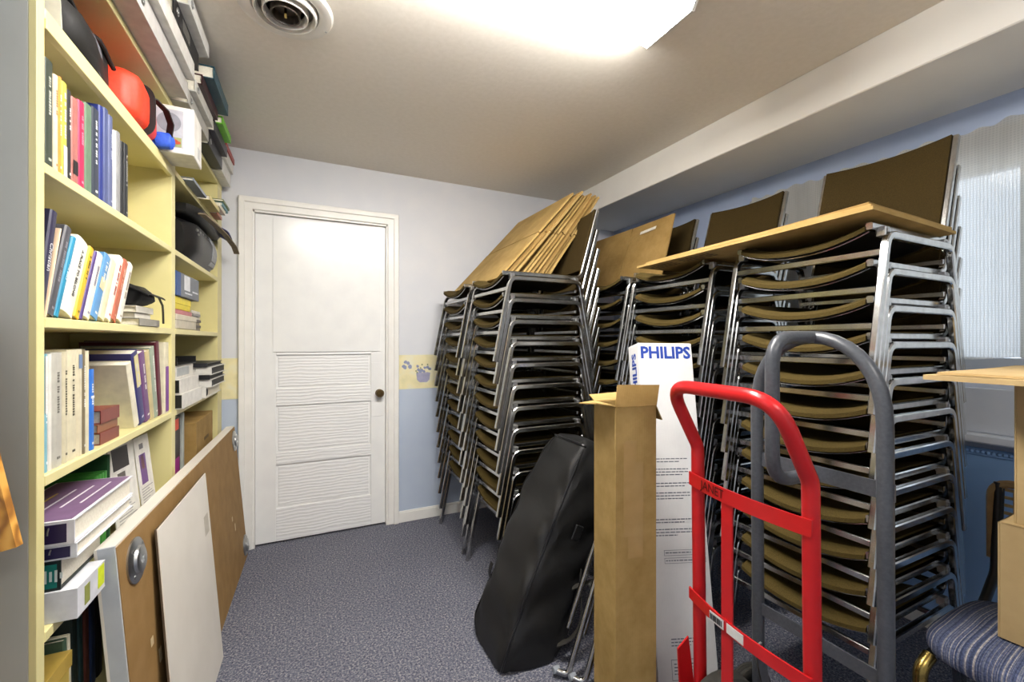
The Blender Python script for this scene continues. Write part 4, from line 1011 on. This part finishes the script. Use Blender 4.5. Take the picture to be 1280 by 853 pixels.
for i in range(4):
    book(1.525+.018*i, 1.542+.018*i, ZS[2]+.001, .205, '#3f8a3a', 'grass-green booklet, %s in the bright green set' % ['first', 'second', 'third', 'fourth'][i], depth=.13, d=-.05, group='bright green booklets', dashes=False, tilt=.03)
book(1.61, 1.622, ZS[2]+.001, .245, '#23502e', 'dark green plain folder standing behind the brochures', depth=.2, d=-.05, dashes=False, cat='folder', name='folder')
# leaflets standing face out
def leaflet(s0, s1, d, h, tilt_, label, col_, pics):
    t = thing('leaflet', label, 'leaflet'); t.matrix_world = Matrix.Translation(SW(d, s0, ZS[2]+.001)) @ Matrix.Rotation(BRZ+tilt_[1], 4, 'Z') @ Matrix.Rotation(-tilt_[0], 4, 'Y')
    w_ = s1-s0
    MB().box(-.003, 0, 0, w_, 0, h, .0004).build('sheet', plain(col_, .6), t)
    for (a, b, c_, e_, cc) in pics: MB().box(.0001, .0007, w_*a, w_*b, h*c_, h*e_).build('picture', plain(cc, .5), t)
    m = MB(); z_ = h*.30
    while z_ > h*.06: m.box(.0001, .0006, w_*.12, w_*rb.uniform(.55,.9), z_, z_+.0022); z_ -= .009
    m.build('print_lines', plain('#8c8c90', .6), t)['kind'] = 'stuff'
    return t
leaflet(1.655, 1.80, -.045, .272, (.10, -.1), 'white leaflet with dark round photo and two small portraits', '#dedcd6', [(.12,.75,.66,.90,'#2c2627'), (.25,.55,.52,.62,'#5c5551'), (.25,.55,.38,.48,'#6a625c')])
leaflet(1.70, 1.86, -.090, .278, (.06, 0), 'plain white leaflet standing behind the two printed leaflets', '#e2dfd6', [(.2,.8,.75,.85,'#b9b4ae')])
leaflet(1.815, 1.925, -.030, .250, (.11, -.06), 'white leaflet with tall purple photo standing by the divider', '#e0ddd6', [(.2,.62,.36,.76,'#6d4d86'), (.3,.5,.56,.74,'#8a6458'), (.3,.55,.83,.9,'#77757a')])

# --- near bay, lowest visible shelf
W1 = 'on the low shelf behind the upturned table'
z = ZS[1]+.0005
flat(1.18, 1.30, z, .10, -.2, -.03, '#e2ddc8', 'thick white book lying at the bottom of low pile', group='low lying books')
flat(1.18, 1.31, z+.1005, .045, -.2, -.02, '#c9b05a', 'yellow book lying in the middle of low pile', group='low lying books')
flat(1.175, 1.31, z+.146, .035, -.2, -.015, '#bfa24e', 'mustard book lying on top of low pile', group='low lying books')
for (s_, w_, hh, c, ph, ti) in [(1.325, .014, .20, '#4f6a58', 'thin grey-green book', .05), (1.342, .012, .20, '#d9d2bd', 'thin cream book', .05), (1.358, .03, .235, '#23312f', 'black-green book', .05), (1.392, .022, .25, '#1f3a3f', 'dark teal book', .05), (1.418, .024, .262, '#5a2f28', 'rust brown tall book', .03), (1.446, .03, .27, '#22355f', 'navy blue tall book', .03), (1.48, .034, .275, '#141519', 'thick black book', .03)]:
    book(s_, s_+w_, ZS[1]+.001, hh, c, ph+' '+W1, depth=.18, d=-.03, tilt=-ti, group='low shelf books', dashes=False)

# --- near bay, top: dark bags, lunch bag and picture box
z6 = ZS[6]+.0008
t = thing('backpack', 'dark black and grey cloth bag lying beside the red lunch bag', 'bag', SW(-.12, 1.43, z6), (0,0,BRZ))
blobmesh(.10, .155, .075, .5, wr=.008, seed=9).build('bag_body', M['black_nylon'], t, True)
def gp(u, v): return (.075+.028*math.sin(u*3.1), -.12+.24*u, .035+.07*v+.008*math.sin(6*u))
MB().sheet(gp, 12, 4, (-.004, 0, .003)).build('grey_panel', noisy('grey_nylon', '#55565c', '#6b6c73', 80, .6), t, True)
MB().tube([(.09, -.15+.03*i, .12+.012*math.sin(i*1.1)) for i in range(11)], .006, 8).build('strap', M['black_nylon'], t, True)
t = thing('paper_tag', 'white folded paper lying beside the dark cloth bag', 'paper', SW(-.03, 1.245, z6), (0,0,BRZ))
slab('folded_sheet', (-.04,-.02,0), (.03,-.015,0), (.02,.0,.10), (-.03,-.005,.11), .002, plain('#d8d3c4', .7), t, 3, 3)
sR0, sR1 = 1.605, 1.845
redn = noisy('red_orange_nylon', '#d6341a', '#e5452a', 120, .55, .2, bdist=.001)
t = thing('lunch_bag', 'red-orange insulated lunch bag with black zip and handle', 'bag', SW(-.085, (sR0+sR1)/2+.0, z6), (0,0,BRZ+.05))
hl = (sR1-sR0)/2
blobmesh(.095, hl, .074, .42, wr=.003, seed=21).build('bag_body', redn, t, True)
pth = [(.099*math.copysign(abs(math.cos(a))**.42, math.cos(a)), hl*.05+.0*a, .074+.076*math.copysign(abs(math.sin(a))**.42, math.sin(a))) for a in [(-80+i*10)*math.pi/180 for i in range(27)]]
MB().sweep(pth, [(.003,.010),(-.003,.010),(-.003,-.010),(.003,-.010)]).build('zip_band', M['black_nylon'], t, True)
MB().sweep([(.070, hl*.15, .128), (.100, hl*.35, .128), (.122, hl*.6, .112), (.130, hl*.8, .08), (.122, hl*.92, .04), (.105, hl*.88, .012)], [(.002,.011),(-.002,.011),(-.002,-.011),(.002,-.011)], up=Vector((1,0,0))).build('handle', M['black_nylon'], t, True)
t = thing('blue_pouch', 'small bright blue cloth pouch beside the red lunch bag', 'pouch', SW(.012, 1.842, z6), (0,0,BRZ))
blobmesh(.03, .017, .026, .5, wr=.004, seed=31).build('pouch_body', noisy('blue_cloth', '#1f49b8', '#2a57c9', 80, .6), t, True)
# picture box set at an angle in front of the divider
t = thing('product_box', 'white carton with round grey picture jutting out over the shelf divider', 'box')
ad = (SW(.095, 1.872, 0)-SW(-.085, 1.866, 0)).normalized(); t.matrix_world = frame_matrix(SW(-.085, 1.866, z6), ad, Vector((0,0,1)).cross(ad))
Lb, Wb, Hb = .180, .142, .165
MB().box(0, Lb, 0, Wb, 0, Hb, .0025).build('carton_body', plain('#e0ddd6', .45), t)
MB().box(.065, .150, -.0006, 0, .02, .150).build('picture_panel', plain('#b7b9c2', .4), t)
m = MB(); m.prism([(.034*math.cos(a), .034*math.sin(a)) for a in [i*math.pi/12 for i in range(24)]], .0006, frame_matrix((.110, -.0012, .105), (1,0,0), (0,0,1))); m.build('round_print', plain('#8b8f98', .4), t)
m = MB()
for i in range(60):
    a = rb.uniform(0, 6.28); r_ = .031*math.sqrt(rb.random()); m.box(.110+r_*math.cos(a)-.0016, .110+r_*math.cos(a)+.0016, -.0016, -.0012, .105+r_*math.sin(a)-.0014, .105+r_*math.sin(a)+.0014)
m.build('print_dots', plain('#33353c', .4), t)['kind'] = 'stuff'
MB().box(.070, .145, -.0009, -.0006, .022, .055).build('ground_print', plain('#9aa06a', .4), t)
m = MB()
for i in range(7): m.prism([(.012*math.cos(a)*rb.uniform(.7,1.1), .006*math.sin(a)) for a in [k*math.pi/4 for k in range(8)]], .0004, frame_matrix((.078+.009*i, -.0013, .040+rb.uniform(-.004,.006)), (1,0,0), (0,0,1)))
m.build('food_print', plain('#c4553a', .4), t)['kind'] = 'stuff'
MB().box(Lb, Lb+.0005, .07, .105, .02, .06).build('barcode_patch', plain('#b9b9b9', .4), t)

# --- far bay
z = ZS[6]+.0008
t = flat(2.16, 2.40, z, .012, -.12, .035, '#8d97a4', 'grey-blue slim book lying over the far bay shelf edge', group='lying books in the far bay top shelf')
flat(2.42, 2.64, z, .022, -.13, .045, '#d2c27c', 'yellowish book lying open-edged in far bay top shelf', group='lying books in the far bay top shelf')
flat(2.60, 2.78, z+.0225, .02, -.12, .05, '#d9d3bf', 'cream paperback lying above the radio shelf', group='lying books in the far bay top shelf')
flat(2.665, 2.80, z, .016, -.12, .03, '#a8583c', 'rust red booklet lying near the far end panel', group='lying books in the far bay top shelf')
flat(2.66, 2.82, z+.0435, .018, -.12, .055, '#5d8f98', 'teal booklet lying on the cream paperback', group='lying books in the far bay top shelf')
flat(2.65, 2.83, z+.0625, .012, -.12, .06, '#6c7a3e', 'olive booklet on top of the far bay pile', group='lying books in the far bay top shelf')
for i, (s_, w_, c, ph) in enumerate(((2.07, .04, '#c9b98a', 'tan paperback'), (2.115, .03, '#9a8f6a', 'khaki paperback'))):
    book(s_, s_+w_, ZS[6]+.001, .13, c, ph+' standing behind the picture box', d=-.14, depth=.1, dashes=False)
# portable radio with shoulder bag
t = thing('portable_radio', 'black and grey portable radio with rounded front in the bookcase', 'radio', SW(-.075, 2.50, ZS[5]+.0008), (0,0,BRZ))
def rbody():
    n = 30; V = []; st_ = 12
    prof = [(-.15, .0), (-.15, .17), (.02, .185), (.085, .165), (.105, .11), (.10, .04), (.07, .0)]
    pf = [Vector((p[0], 0, p[1])) for p in prof]
    out = []
    for i in range(st_+1):
        f = -1+2*i/st_; k = (1-abs(f)**6)**.3 if abs(f) < 1 else .55; k = max(k, .55)
        out.append([(p.x*k if p.x > 0 else p.x, .245*f, p.z*(.85+.15*k)) for p in pf])
    m = len(pf); V = [p for r in out for p in r]
    F = [(i*m+j, i*m+(j+1) % m, (i+1)*m+(j+1) % m, (i+1)*m+j) for i in range(st_) for j in range(m)]
    F += [tuple(range(m))[::-1], tuple(range(st_*m, (st_+1)*m))]
    return MB().add(V, F)
rbody().build('radio_body', M['black'], t, True)
def gfn(u, v):
    f = .25+.72*u; k = max((1-abs(f)**6)**.3 if abs(f) < 1 else .5, .5); a, b = [(.089,.158),(.108,.11),(.103,.04)][0:2] if False else ((.088,.16),(.104,.03))
    x = (.089+.018*math.sin(math.pi*v))*k+.002; return (x, .245*f, .02+.135*v)
MB().sheet(gfn, 10, 6, (-.006, 0, 0)).build('grey_speaker_grille', noisy('radio_grey', '#7d7f82', '#94969a', 90, .45), t, True)
for i in range(5):
    MB().lathe([(.007,0),(.007,.006),(.005,.008),(.001,.008)], 10, 'x', (.088, -.19+.05*i, .135)).build('button', M['steel'], t, True)
    MB().lathe([(.005,0),(.005,.005),(.001,.006)], 8, 'x', (.094, -.19+.05*i, .115)).build('button', M['steel'], t, True)
t = thing('shoulder_bag', 'dark shoulder bag with purple-blue end lying on the portable radio', 'bag', SW(-.055, 2.56, ZS[5]+.188), (0,0,BRZ))
blobmesh(.09, .30, .03, .5, wr=.004, seed=17).build('bag_body', M['black_nylon'], t, True)
def pe(u, v): return (.02+.118*math.sin(u*1.5), .135+.165*v, .066*math.cos(u*1.25)-.045*v*v*u-.012*v)
MB().sheet(pe, 8, 6, (-.004, 0, 0)).build('blue_end_flap', noisy('violet_nylon', '#3f4288', '#50549c', 80, .6), t, True)
slab('white_label', (.121,.20,.022), (.121,.25,.014), (.131,.25,-.004), (.131,.20,.004), .001, plain('#d9d9de', .5), t, 1, 1)
MB().sweep([(.098, -.30, .010), (.110, -.1, .014), (.126, .08, .004), (.146, .20, -.028), (.150, .262, -.055)], [(.003,.013),(-.003,.013),(-.003,-.013),(.003,-.013)], up=Vector((1,0,0))).build('strap', noisy('brown_webbing', '#6a5d48', '#85765c', 100, .7), t, True)
# boxes and games on the next shelf
z = ZS[4]+.0008; sa = SD1+.004
t = thing('storage_box', 'pale beige flat box at the bottom of pile under grey carton', 'box', SW(-.085, sa+.165, z), (0,0,BRZ))
MB().box(-.09, .085, -.155, .155, 0, .050, .003).build('box_base', plain('#c3baa6', .5), t); MB().box(-.092, .087, -.157, .157, .034, .058, .003).build('box_lid', plain('#cbc2ae', .5), t)
flat(sa+.01, sa+.27, z+.0585, .018, -.16, -.005, '#b4646a', 'pink-red book lying between beige box and yellow box', group='pile in the far bay')
t = thing('storage_box', 'bright yellow flat box in the pile under the grey carton', 'box', SW(-.085, sa+.13, z+.077), (0,0,BRZ))
MB().box(-.08, .078, -.125, .125, 0, .03, .003).build('box_base', plain('#d8c422', .5), t); MB().box(-.082, .080, -.127, .127, .022, .052, .003).build('box_lid', plain('#dfcb2a', .5), t)
t = thing('product_carton', 'grey and navy printed carton on top of the yellow box', 'box', SW(-.08, sa+.17, z+.130), (0,0,BRZ-.02))
MB().box(-.09, .085, -.105, .165, 0, .095, .002).build('carton_body', plain('#6c7078', .5), t); MB().box(-.09, .085, -.165, -.105, 0, .095, .002).build('navy_end', plain('#2c4a80', .5), t)
MB().box(.085, .0856, -.06, .02, .03, .09).build('white_label', plain('#d9dade', .5), t)
m = MB()
for i in range(6): m.box(.085, .0856, -.05+.018*i, -.038+.018*i, .016, .022)
for i in range(5): m.box(.085, .0856, .06+.018*i, .072+.018*i, .03, .036)
m.build('carton_lettering', plain('#d2d4da', .5), t)['kind'] = 'stuff'
t = thing('small_carton', 'small cream carton on top of the grey printed carton', 'box', SW(-.10, sa+.15, z+.226), (0,0,BRZ)); MB().box(-.05, .05, -.06, .06, 0, .032, .002).build('carton_body', plain('#d4c8a2', .6), t); MB().box(-.05, .05, -.004, .004, .032, .0328).build('tape_strip', plain('#c3b488', .4), t)
gz = z
for i in range(7):
    th_ = .0125; flat(sa+.34+.004*(i % 2), sa+.50-.006*(i % 3), gz, th_, -.12, -.02+.004*(i % 2), ['#6b5a44', '#463c30', '#8a7a5c', '#54483a', '#c8c2b4', '#8f8a86', '#d0cabc'][i], 'slim case, %s from the bottom of small pile by the far panel' % ['first', 'second', 'third', 'fourth', 'fifth', 'sixth', 'seventh'][i], cat='case', name='disc_case', group='disc cases in the far bay'); gz += th_+.0008
# white binders
z = ZS[3]+.0008; G = 'white binders in the far bay'
for i, (dz, th_, d1, c, ph) in enumerate(((0, .058, .020, '#dedbd4', 'plain white binder at the bottom of white binder pile'), (.059, .056, .012, '#dcd8d0', 'plain white binder in the middle of white binder pile'), (.116, .05, -.005, '#d6d2c8', 'white binder with grey label on white binder pile'))):
    t = flat(sa+.01, sa+.33-.02*i, z+dz, th_, -.22, d1, c, ph, 'front', 'binder', 'ring_binder', G, cov=.003)
    hx = (d1+.22)/2; hy = (.32-.02*i)/2
    MB().box(hx-.04, hx-.003, -hy-.0008, -hy, .004, th_-.004).build('dark_opening', M['black'], t)
    if i == 2: MB().box(hx, hx+.0007, -hy*.8, hy*.5, .008, .042).build('grey_label', plain('#a5a8a8', .5), t)
G = 'black ring binders in the far bay'; zz = z
for i, (th_, d1, c, ph) in enumerate(((.048, .03, '#dcd9d0', 'white ring binder with open end, bottom of far binder pile'), (.036, .05, '#d2cfc8', 'white-edged ring binder second up in far binder pile'), (.020, .045, '#1d1d20', 'thin black ring binder third up in far binder pile'), (.036, .05, '#cfccc4', 'white-edged ring binder fourth up in far binder pile'), (.018, .035, '#26262a', 'thin black ring binder on top of far binder pile'))):
    t = flat(sa+.36+.01*(i % 2), sa+.72, zz, th_, -.2, d1, c, ph, 'near', 'binder', 'ring_binder', G, cov=.003, pagecol='#3a3936' if i != 0 else None, ringed=True); zz += th_+.0008
    hx = (d1+.2)/2
    if th_ > .03: MB().lathe([(.016,0),(.0175,.0012),(.016,.003),(.011,.003),(.0105,.0006)], 18, 'x', (hx+.0005-.006, -.14, th_*.5)).build('finger_ring', M['black'], t, True)
t = thing('document_tray', 'open black wire tray upside down on top of the white binders', 'tray', SW(-.10, sa+.17, z+.1675), (0,0,BRZ))
m = MB(); m.box(-.11,.10,-.15,-.147,0,.03).box(-.11,.10,.147,.15,0,.03).box(-.11,-.107,-.147,.147,0,.03); m.build('tray_rim', M['black'], t); MB().box(-.107,.10,-.147,.147,0,.003).build('tray_floor', M['black'], t)
# low far bay: folder and little box
z = ZS[2]+.0008
book(sa+.010, sa+.235, z, .252, '#26262b', 'black folder with red-orange top and magenta foot in the far bay', d=-.035, depth=.03, dashes=False, band=('#e4472e', .80, .98), cat='folder', name='folder', hard=False)
for o in list(bpy.data.objects):
    if o.get('label', '').startswith('black folder with red-orange'): MB().box(-.0002, .0007, .03, .195, .004, .085).build('magenta_band', plain('#9c2f86', .5), o)
book(sa+.242, sa+.268, z, .262, '#a5a9a5', 'pale grey document wallet standing between black folder and brown carton', d=-.03, depth=.2, dashes=False, cat='wallet', name='document_wallet')
book(sa+.275, sa+.296, z, .275, '#2a2c52', 'navy folder standing beside the little brown carton', d=-.05, depth=.2, dashes=False, cat='folder', name='folder')
t = thing('small_carton', 'little brown cardboard carton standing in the low far bay', 'box', SW(-.075, sa+.50, z), (0,0,BRZ+.02))
MB().box(-.075, .075, -.195, .195, 0, .205, .002).build('carton_body', M['card2'], t); MB().box(-.075, .075, -.003, .003, .205, .206).build('tape_strip', tape, t)
m = MB()
for i in range(5): m.box(.075, .0757, -.02+.022*i, -.006+.022*i, .09, .105)
m.build('carton_lettering', plain('#4f3d1e', .6), t)['kind'] = 'stuff'

# --- on top of the bookcase
z = ZT+.0008; G = 'binders on top of the bookcase'
flat(1.42, 1.955, z, .062, -.21, .060, '#b9b7b4', 'pale grey ring binder lying at the bottom of first pile on bookcase', 'front', 'binder', 'ring_binder', G, cov=.004, ringed=True)
flat(1.46, 1.93, z+.063, .060, -.20, .085, '#d4d2cd', 'white ring binder in the middle of first pile on bookcase', 'front', 'binder', 'ring_binder', G, cov=.004, ringed=True)
t = flat(1.66, 1.98, z+.124, .062, -.20, .088, '#17171a', 'black ring binder with label window on top of bookcase', 'front', 'binder', 'ring_binder', G, cov=.004, ringed=True)
MB().box(.144, .1446, -.06, .03, .012, .05).build('label_window', plain('#5e5c58', .25), t)
flat(1.70, 1.99, z+.187, .052, -.18, .118, '#dcdcd8', 'white binder touching the ceiling above the black binder', 'front', 'binder', 'ring_binder', G, cov=.004, ringed=True)
flat(1.985, 2.33, z, .055, -.2, .055, '#a9a7a2', 'grey binder at the bottom of second pile on bookcase', 'front', 'binder', 'ring_binder', G, cov=.004, ringed=True)
flat(2.0, 2.31, z+.056, .045, -.2, .075, '#c9c7c0', 'off-white binder in the second pile on bookcase', 'front', 'binder', 'ring_binder', G, cov=.004, ringed=True)
flat(2.03, 2.33, z+.102, .04, -.2, .09, '#3a1d20', 'dark maroon binder on the second pile on bookcase', 'front', 'binder', 'ring_binder', G, cov=.004)
flat(2.05, 2.36, z+.143, .05, -.2, .125, '#1f4a5a', 'teal blue binder on top of the second pile on bookcase', 'front', 'binder', 'ring_binder', G, cov=.004)
flat(2.36, 2.68, z, .06, -.2, .05, '#2a2a2e', 'black binder at the bottom of third pile on bookcase', 'front', 'binder', 'ring_binder', G, cov=.004, ringed=True)
flat(2.35, 2.66, z+.061, .05, -.2, .075, '#38343f', 'charcoal binder in the third pile on bookcase', 'front', 'binder', 'ring_binder', G, cov=.004)
flat(2.38, 2.60, z+.112, .035, -.2, .10, '#6fc22c', 'lime green binder on top of the third pile on bookcase', 'front', 'binder', 'ring_binder', G, cov=.004)
flat(2.70, 2.97, z, .075, -.2, .045, '#dbd9d2', 'white binder at the bottom of last pile near door wall', 'front', 'binder', 'ring_binder', G, cov=.004)
flat(2.71, 2.97, z+.076, .055, -.2, .058, '#d2d0c9', 'white binder in the middle of last pile near door wall', 'front', 'binder', 'ring_binder', G, cov=.004)
flat(2.70, 2.97, z+.132, .03, -.2, .064, '#a8382c', 'red book on top of last pile near door wall', 'front', 'book', 'book', G, cov=.004)
